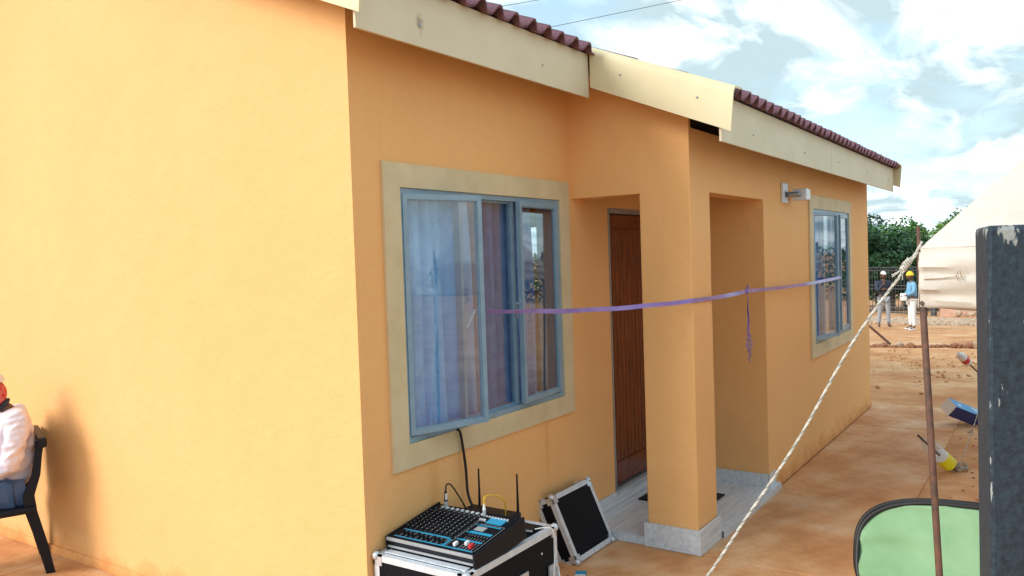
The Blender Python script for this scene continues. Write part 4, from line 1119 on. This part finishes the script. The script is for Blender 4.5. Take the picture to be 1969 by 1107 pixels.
def person(label, loc, rz, spec, group=None):
    t = thing('person', label, 'person', loc, rz, group)
    # body (skin): head, neck, arms, hands, ankles all one surface
    J = spec['J']
    pts = []; ed = []
    def chain(names, radii, start=None):
        prev = start
        for nme, r_ in zip(names, radii):
            pts.append((J[nme], r_)); i = len(pts)-1
            if prev is not None: ed.append((prev, i))
            prev = i
        return prev
    chain(['pelvis'], [(.11, .09)]); chest = chain(['waist', 'chest', 'neck0'], [(.10, .085), (.105, .085), (.05, .05)], 0)
    neck = chest; chain(['neck1'], [.052], neck)
    chi = 2
    for s_ in ('l', 'r'):
        wi = chain([s_+'sh', s_+'el', s_+'wr'], [.052, .040, .026], chi); hand(pts, ed, wi, J[s_+'wr'], Vector(J[s_+'hd']), Vector(J.get(s_+'hn', (0, 0, -1))))
        chain([s_+'hip', s_+'kn', s_+'an', s_+'toe'], [.085, .055, .036, .034], 0)
    body = skin_mesh('body', pts, ed, M['skin'], t)
    hb = MB(); head_bm(hb, J['head'], J['face'])
    bm = bmesh.new(); bm.from_mesh(body.data); me2 = hb.mesh('h', M['skin'], smooth=True); bm.from_mesh(me2); bm.to_mesh(body.data); bm.free()
    for p in body.data.polygons: p.use_smooth = True
    # jacket
    pts = [(J['pelvis'], (.165, .125)), (J['waist'], (.155, .12)), (J['chest'], spec.get('chest', (.175, .13))), (J['neck0'], (.075, .075))]; ed = [(0, 1), (1, 2), (2, 3)]
    for s_ in ('l', 'r'):
        i = len(pts); w0 = Vector(J[s_+'el']).lerp(Vector(J[s_+'wr']), .88)
        pts += [(J[s_+'sh'], .072), (J[s_+'el'], .056), (tuple(w0), .040)]; ed += [(2, i), (i, i+1), (i+1, i+2)]
    j = skin_mesh('jacket', pts, ed, spec['jacket'], t, sub=spec.get('sub', 2))
    if spec.get('sub'):
        mj = j.data; nn_ = [v.normal.copy() for v in mj.vertices]
        for v, n_ in zip(mj.vertices, nn_):
            q = v.co; w_ = noise.noise(Vector((q.x*9+q.z*5, q.y*9, q.z*16)))
            v.co = q + n_*(.010*(1-abs(w_)*2.6) + .004*noise.noise(q*38))
    pts = [(J['pelvis'], (.150, .115))]; ed = []
    for s_ in ('l', 'r'):
        i = len(pts); a0_ = Vector(J[s_+'kn']).lerp(Vector(J[s_+'an']), .93)
        pts += [(J[s_+'hip'], .098), (J[s_+'kn'], .070), (tuple(a0_), .056)]; ed += [(0, i), (i, i+1), (i+1, i+2)]
    skin_mesh('trousers', pts, ed, spec['trousers'], t)
    for s_ in ('l', 'r'):
        an, to = Vector(J[s_+'an']), Vector(J[s_+'toe']); d = (to-an); d.z = 0; d.normalize()
        skin_mesh('shoe', [(tuple(an+Vector((0,0,-.035))-d*.02), (.042, .045)), (tuple(an+d*.08+Vector((0,0,-.055))), (.042, .035)), (tuple(an+d*.18+Vector((0,0,-.065))), (.036, .026))], [(0, 1), (1, 2)], spec['shoe'], t, sub=1)
    # headwear
    hw = MB(); c = Vector(J['head']); face = Vector(J['face']).normalized(); side = face.cross(Vector((0,0,1))).normalized()
    bm = bmesh.new(); bmesh.ops.create_uvsphere(bm, u_segments=20, v_segments=12, radius=1)
    low = spec.get('hat_low', .05)
    for v in list(bm.verts):
        x, y, z = v.co
        if z < low: bm.verts.remove(v); continue
    for v in bm.verts:
        x, y, z = v.co; v.co = c + face*(x*.112-.004) + side*y*.090 + Vector((0, 0, .012 + z*spec.get('hat_h', .125)))
    bm.verts.index_update(); hw.add([v.co for v in bm.verts], [[v.index for v in f.verts] for f in bm.faces]); bm.free()
    if spec.get('peak'):
        q = c + Vector((0, 0, .035)); hw.add([q+face*.10+side*.07, q+face*.17+side*.04+Vector((0,0,-.015)), q+face*.17-side*.04+Vector((0,0,-.015)), q+face*.10-side*.07, q+face*.10+side*.07+Vector((0,0,.012)), q+face*.17+side*.04, q+face*.17-side*.04, q+face*.10-side*.07+Vector((0,0,.012))], [(0,1,2,3),(7,6,5,4),(0,4,5,1),(1,5,6,2),(2,6,7,3),(3,7,4,0)])
    hw.build(spec['hatname'], spec['hat'], t, smooth=True)
    return t
def stand(h=1.74, face=(1, 0, 0), arms='down'):
    k = h/1.74; J = {}
    P = lambda x, y, z: (x*k, y*k, z*k)
    J['pelvis'] = P(0, 0, .93); J['waist'] = P(0, 0, 1.10); J['chest'] = P(0, 0, 1.30); J['neck0'] = P(0, 0, 1.44); J['neck1'] = P(.01, 0, 1.51); J['head'] = P(.025, 0, 1.615)
    J['face'] = face
    for s_, sg in (('l', 1), ('r', -1)):
        J[s_+'sh'] = P(0, .185*sg, 1.385); J[s_+'hip'] = P(0, .095*sg, .86); J[s_+'kn'] = P(.01, .125*sg, .48); J[s_+'an'] = P(-.01, .145*sg, .085); J[s_+'toe'] = P(.13, .165*sg, .035)
        J[s_+'el'] = P(-.03, .245*sg, 1.11); J[s_+'wr'] = P(.06, .25*sg, .88); J[s_+'hd'] = (.1, 0, -1); J[s_+'hn'] = (0, -sg, 0)
    return J
# man: arms folded, hand at chin, facing the camera side
Jm = stand(1.80)
Jm['lel'] = (.08, .25, 1.17); Jm['lwr'] = (.22, .02, 1.22); Jm['lhd'] = (-.1, -1, .1); Jm['lhn'] = (-1, 0, 0)
Jm['rel'] = (.16, -.22, 1.16); Jm['rwr'] = (.20, -.04, 1.40); Jm['rhd'] = (-.3, .2, 1); Jm['rhn'] = (-1, .2, 0)
def face_cam(p): return math.atan2(cam_loc.y-p[1], cam_loc.x-p[0])
pm = (25.6, 2.07, gz(25.6, 0)); 
person('person in white cap and navy jacket with folded arms beside the gate', pm, face_cam(pm)+.25, dict(J=Jm, jacket=M['navy'], trousers=M['jeans'], shoe=M['shoe'], hat=M['whitecloth'], hatname='cap', peak=True))
Jw = stand(1.74)
Jw['lel'] = (.02, .25, 1.15); Jw['lwr'] = (.20, .10, 1.04); Jw['lhd'] = (.6, -.8, 0); Jw['lhn'] = (0, 0, 1)
Jw['rel'] = (.02, -.25, 1.15); Jw['rwr'] = (.22, -.06, 1.00); Jw['rhd'] = (.6, .8, 0); Jw['rhn'] = (0, 0, 1)
Jw['head'] = (.05, 0, 1.62)
pw = (24.0, 1.02, gz(24.0, 0))
wman = person('person in yellow hat, pale denim jacket and white trousers beside tent', pw, face_cam(pw)-1.25, dict(J=Jw, jacket=M['denimlight'], trousers=M['whitecloth'], shoe=M['whitecloth'], hat=M['hatyellow'], hatname='hat', hat_low=-.15, hat_h=.13))
bgp = MB().bevbox(.16, .30, -.14, .10, .88, 1.10, .03).build('white_bundle', M['whitecloth']); bgp.location = pw; bgp.rotation_euler = (0, 0, face_cam(pw)-1.25); tag(bgp, 'white folded bundle held at the waist by person in yellow hat', 'bundle')

# seated person on black plastic chair by the gable wall
chx, chy = -.145, 2.745
def chair():
    t = thing('plastic_chair', 'black plastic garden chair set against the orange gable wall', 'chair', (chx, chy, 0), math.pi-.36)
    # local: faces +X ; back at x~0
    for s_ in (-1, 1):
        y = .215*s_
        mb = MB()
        # rear leg sweeping back and up into the back post; broad L section
        prof = [(-.035, 0, .05), (.00, .20, .058), (.045, .40, .066), (.055, .50, .062), (.018, .62, .048), (.004, .74, .040), (-.012, .83, .05)]
        for i, (x, z, w_) in enumerate(prof):
            for (dx, dy) in ((0, -.018), (w_, -.012), (w_, .012), (0, .018)): mb.v.append((x+dx-.02, y+dy, z))
        for i in range(len(prof)-1):
            for k in range(4): mb.f.append((i*4+k, i*4+(k+1)%4, (i+1)*4+(k+1)%4, (i+1)*4+k))
        mb.f += [(3, 2, 1, 0), tuple((len(prof)-1)*4+k for k in range(4))]
        mb.build('leg', M['blackplastic'], t, smooth=True)
        mb = MB(); prof = [(.50, 0, .045), (.47, .2, .055), (.44, .40, .065)]
        for i, (x, z, w_) in enumerate(prof):
            for (dx, dy) in ((0, -.016), (w_, -.010), (w_, .010), (0, .016)): mb.v.append((x+dx-.03, y+dy, z))
        for i in range(len(prof)-1):
            for k in range(4): mb.f.append((i*4+k, i*4+(k+1)%4, (i+1)*4+(k+1)%4, (i+1)*4+k))
        mb.f += [(3, 2, 1, 0), (8, 9, 10, 11)]
        mb.build('leg', M['blackplastic'], t, smooth=True)
    MB().bevbox(.03, .48, -.255, .255, .395, .435, .012).build('seat', M['blackplastic'], t)
    MB().bevbox(.03, .48, -.26, -.235, .335, .40, .008).build('apron', M['blackplastic'], t)
    for k in range(5):
        y = -.17+.085*k; mb = MB()
        mb.add([(.050, y-.022, .43), (.062, y-.022, .43), (.062, y+.022, .43), (.050, y+.022, .43), (-.012, y-.022, .80), (.0, y-.022, .80), (.0, y+.022, .80), (-.012, y+.022, .80)], [(0,3,2,1),(4,5,6,7),(0,1,5,4),(1,2,6,5),(2,3,7,6),(3,0,4,7)])
        mb.build('back_slat', M['blackplastic'], t)
    MB().bevbox(-.045, .005, -.268, .268, .785, .850, .018).build('top_rail', M['blackplastic'], t)
    return t
chair()
# person, local frame faces +X (world -X after rotation)
Js = dict(pelvis=(.20, 0, .53), waist=(.155, 0, .68), chest=(.135, 0, .86), neck0=(.19, 0, 1.00), neck1=(.25, 0, 1.055), head=(.305, 0, 1.135), face=(1, 0, -.15))
for s_, sg in (('l', 1), ('r', -1)):
    Js[s_+'sh'] = (.15, .175*sg, .95); Js[s_+'el'] = (.20, .225*sg, .70); Js[s_+'wr'] = (.42, .16*sg, .62); Js[s_+'hd'] = (1, -.2*sg, -.1); Js[s_+'hn'] = (0, 0, -1)
    Js[s_+'hip'] = (.25, .10*sg, .50); Js[s_+'kn'] = (.62, .13*sg, .50); Js[s_+'an'] = (.60, .13*sg, .09); Js[s_+'toe'] = (.74, .14*sg, .035)
sp_ = person('person in pinkish white hooded jacket sitting on the black chair, seen from behind', (chx+.045, chy-.03, 0), math.pi-.36,
       dict(J=Js, jacket=M['jacketwhite'], trousers=M['jeansd'], shoe=M['shoe'], hat=M['whitecloth'], hatname='cap', hat_low=.25, chest=(.205, .165), sub=4))
skin_mesh('hood', [((.15, -.085, .965), (.045, .05)), ((.085, 0, .945), (.055, .075)), ((.15, .085, .965), (.045, .05))], [(0, 1), (1, 2)], M['jacketwhite'], sp_, root=1)
skin_mesh('scarf', [((.20, 0, 1.025), (.070, .070)), ((.235, 0, 1.06), (.062, .062))], [(0, 1)], M['navy'], sp_)
hr = MB(); bm = bmesh.new(); bmesh.ops.create_uvsphere(bm, u_segments=20, v_segments=14, radius=1)
for v in bm.verts: v.co = Vector((.292 + v.co.x*.104, v.co.y*.089, 1.120 + v.co.z*.10))*(1+0*.01)
bmesh.ops.delete(bm, geom=[v for v in bm.verts if v.co.x > .33], context='VERTS')
bm.verts.index_update(); hr.add([v.co for v in bm.verts], [[v.index for v in f.verts] for f in bm.faces]); bm.free(); hr.build('headscarf', mat('red_patterned_cloth', (.50, .03, .035), .9, scale=45, col2=(.62, .22, .20), bump=.8, bscale=30, spec=.1), sp_, smooth=True)
cs = MB().tube([(.34, -.17, .60), (.345, -.175, .53), (.34, -.18, .47)], .005, 6).build('drawstring', M['white'], sp_)

# ------------------------------------------------------------------ background
# stones edging the yard
for i in range(26):
    t = i/25; x = 16.2 + 1.05*t*1.2; y = .95 - 2.5*t
    mb = MB(); rr = random.uniform(.055, .125); rock(mb, (0, 0, rr*.45), rr, .8, 300+i)
    o = mb.build('stone', random.choice([M['stone'], M['stone'], M['stone_pale']])); o.location = (x+random.uniform(-.05, .05), y, gz(x, y)-.01)
    special = {0: 'first stone of the edging row, half hidden by the house corner', 1: 'stone of the edging row right beside the house corner', 5: 'stone of the edging row at the foot of the leaning brace', 13: 'stone of the edging row just left of the tent pole', 15: 'stone of the edging row just right of the tent pole', 25: 'last stone of the edging row, by the dark column'}
    tag(o, special.get(i, 'rough %s stone in the row edging the yard by the wire fence' % ('pale' if o.data.materials[0] == M['stone_pale'] else 'red-brown')), 'stone', 'stones edging the yard')
# wire mesh fence
fx0, fy0, fx1, fy1 = 17.2, 2.6, 18.6, -2.6
fence = thing('wire_fence', 'thin wire mesh fence with leaning brace behind the row of stones', 'fence')
wm = MB()
Lf = math.hypot(fx1-fx0, fy1-fy0)
for k in range(int(Lf/.09)):
    t = k*.09/Lf; x = fx0+(fx1-fx0)*t; y = fy0+(fy1-fy0)*t; z = gz(x, y)
    wm.tube([(x, y, z), (x, y, z+1.0)], .0019, 3, cap=False)
for k in range(12):
    wm.tube([(fx0, fy0, gz(fx0, 0)+.02+.09*k), (fx1, fy1, gz(fx1, 0)+.02+.09*k)], .0019, 3, cap=False)
wm.build('wire_mesh', M['wire'], fence, kind='stuff')
MB().tube([(17.42, .57, gz(17.4, 0)), (17.15, 1.18, gz(17, 0)+.62)], .028, 8).build('brace', M['rust'], fence, smooth=True)
for (x, y) in ((17.05, 3.1), (18.5, -2.4)): MB().tube([(x, y, gz(x, y)-.1), (x, y, gz(x, y)+1.15)], .03, 8).build('post', M['rust'], fence, smooth=True)
# steel gate and boundary wall
gate = thing('gate', 'dark steel barred driveway gate across the road behind the people', 'gate')
ga = Vector((38.1, 5.0, 0)); gb_ = Vector((36.6, 2.2, 0)); gl = (gb_-ga).length; gd = (gb_-ga).normalized(); zb = gz(37.3, 0)
def gpt(s_, z): p = ga + gd*s_; return Vector((p.x, p.y, zb+z))
for z in (.08, .32, 1.15, 1.30, 1.98, 2.12): MB().tube([gpt(0, z), gpt(gl, z)], .028, 4).build('rail', M['gate'], gate)
nbar = int(gl/.15)
for k in range(nbar+1): MB().tube([gpt(gl*k/nbar, .08), gpt(gl*k/nbar, 2.12)], .014, 4).build('bar', M['gate'], gate)
for s_ in (0, gl): MB().tube([gpt(s_, -.1), gpt(s_, 2.2)], .05, 6).build('gate_post', M['gate'], gate)
MB().tube([gpt(gl+.35, -.1), gpt(gl+.35, 1.6)], .12, 10).build('gate_post', M['gate'], gate, smooth=True)
wl2 = thing('boundary_wall', 'low pinkish plastered boundary wall beside the gate', 'wall', (0, 0, 0))
mb = MB(); d0 = gpt(gl+.6, 0); 
pA_ = Vector((36.2, 1.6, 0)); pB_ = Vector((34.9, -4, 0)); dd = (pB_-pA_).normalized(); nn = Vector((-dd.y, dd.x, 0))*.1; Lw = (pB_-pA_).length
for k in range(4):
    a = pA_+dd*(Lw*k/4); b = pA_+dd*(Lw*(k+1)/4-.01); hgt = .55 if k else .62
    MB().add([a-nn+Vector((0,0,zb-.1)), b-nn+Vector((0,0,zb-.1)), b+nn+Vector((0,0,zb-.1)), a+nn+Vector((0,0,zb-.1)), a-nn+Vector((0,0,zb+hgt)), b-nn+Vector((0,0,zb+hgt)), b+nn+Vector((0,0,zb+hgt)), a+nn+Vector((0,0,zb+hgt))], [(0,3,2,1),(4,5,6,7),(0,1,5,4),(1,2,6,5),(2,3,7,6),(3,0,4,7)]).build('wall_panel', M['brickw'], wl2)
for k in range(5):
    mb = MB(); rock(mb, (0, 0, .12), .22, .7, 700+k); o = mb.build('kerb_rock', M['stone_pale'])
    p = pA_+dd*(.9+.55*k) - nn*6; o.location = (p.x, p.y, gz(p.x, p.y)); tag(o, ['pale rock at the wall foot nearest the gate', 'second pale rock from the gate at the wall foot', 'middle pale rock at foot of the low boundary wall', 'fourth pale rock from the gate at the wall foot', 'pale rock at the wall foot farthest from the gate'][k], 'rock', 'rocks by the boundary wall')
# tall pole beyond the yard
# trees: leaf clumps on limbs
def tree(label, x, y, h_, rad, mleaf, seed, nleaf=9000, low=.25, clumps=46, ls=.16):
    rnd = random.Random(seed); z0_ = gz(x, y)
    t = thing('tree', label, 'tree', (x, y, z0_), rnd.uniform(0, 6))
    tr = MB(); tr.tube([(0, 0, -.2), (.08, .05, h_*.22), (.0, .1, h_*.45)], [.28, .22, .14], 8)
    cl_ = []
    for k in range(clumps):
        a = rnd.uniform(0, 6.28); zz = rnd.uniform(low, 1.0); rr = math.sqrt(max(0, 1-((zz-.5)/.52)**2))*rad*rnd.uniform(.45, 1.0)
        cl_.append((Vector((rr*math.cos(a), rr*math.sin(a), zz*h_*.93)), rnd.uniform(.55, 1.05)*rad*.30))
    for c, r_ in cl_[::4]: tr.tube([(0, .08, h_*.35), c*.5+Vector((0, 0, h_*.15)), c], [.09, .05, .02], 5)
    tr.build('trunk', M['bark'], t, smooth=True)
    vs_ = []; fs = []
    per = nleaf//clumps
    for c, r_ in cl_:
        for k in range(per):
            u = Vector((rnd.gauss(0, 1), rnd.gauss(0, 1), rnd.gauss(0, 1))).normalized()*r_*rnd.uniform(.55, 1.08); u.z *= .72
            p = c + u; d = (u.normalized()*.5 + Vector((rnd.uniform(-1, 1), rnd.uniform(-1, 1), rnd.uniform(-.9, .3)))).normalized()
            s_ = d.cross(Vector((rnd.uniform(-1, 1), rnd.uniform(-1, 1), rnd.uniform(-1, 1)))).normalized()
            L_ = ls*rnd.uniform(.7, 1.4); w_ = L_*.34; i = len(vs_)
            vs_ += [p, p+d*L_*.5+s_*w_, p+d*L_, p+d*L_*.5-s_*w_]; fs.append((i, i+1, i+2, i+3))
    me = bpy.data.meshes.new('crown'); me.from_pydata([tuple(v) for v in vs_], [], fs); me.materials.append(mleaf)
    link('crown', me, t)
    return t
tree('tall dark green tree just past the house corner', 41.0, 7.0, 5.6, 2.5, M['leaf1'], 1)
tree('broad dark green tree right behind the steel gate', 42.5, 4.6, 4.2, 2.6, M['leaf1'], 2)
tree('rounded mid green tree behind the person in white cap', 47.0, 4.4, 4.9, 2.8, M['leaf2'], 3)
tree('low dark leafy tree filling the gap behind gate', 44.0, 2.4, 3.6, 2.4, M['leaf1'], 4)
tree('bright yellow-green tree next to the tent corner', 46.0, 1.7, 4.8, 2.4, M['leaf3'], 5)
tree('fresh green tree rising behind the yellow-green one', 52.0, 1.5, 6.1, 1.9, M['leaf2'], 6)
tree('dark tree farther right mostly hidden by tent', 48.0, -2.0, 4.8, 2.8, M['leaf1'], 8)
tree('dark green tree left of the rounded one', 50.0, 9.0, 7.2, 3.2, M['leaf1'], 9)
# far hedge mass so that the horizon closes with vegetation
hv = []; hf = []
rnd = random.Random(5)
for k in range(26000):
    y = rnd.uniform(-60, 70); x = 75 + rnd.uniform(-4, 6); hh = 4.6+1.6*noise.noise(Vector((y*.12, 0, 0)))
    z = gz(x, y) + rnd.uniform(0, 1)**.7*hh; p = Vector((x, y, z)); d = Vector((rnd.uniform(-1,1), rnd.uniform(-1,1), rnd.uniform(-1,1))).normalized(); s_ = d.cross(Vector((rnd.uniform(-1,1), 1, rnd.uniform(-1,1)))).normalized()
    i = len(hv); L_ = .5; hv += [tuple(p), tuple(p+d*L_*.5+s_*L_*.3), tuple(p+d*L_), tuple(p+d*L_*.5-s_*L_*.3)]; hf.append((i, i+1, i+2, i+3))
me = bpy.data.meshes.new('far_bushes'); me.from_pydata(hv, [], hf); me.materials.append(M['leaf1'])
o = link('far_bushes', me, kind='stuff'); tag(o, 'distant band of dark bushes along the horizon behind the trees', 'bushes')
# overhead lines
for (a, b, k0, k1, lab) in (((11.144, 5.809, 6.409), (12.611, 3.677, 6.857), -6, 9, 'thin power line crossing the sky above the eaves'), ((10.529, 6.742, 6.837), (10.997, 6.06, 6.953), -16, 20, 'faint second power line near the top of the sky')):
    d_ = Vector(b) - Vector(a); a = Vector(a) + d_*k0; b = Vector(a) + d_*(k1-k0)
    pts = [Vector(a).lerp(Vector(b), i/12) - Vector((0, 0, .04*math.sin(math.pi*i/12))) for i in range(13)]
    tag(MB().tube(pts, .006, 5).build('power_line', M['line'], smooth=True), lab, 'power line')
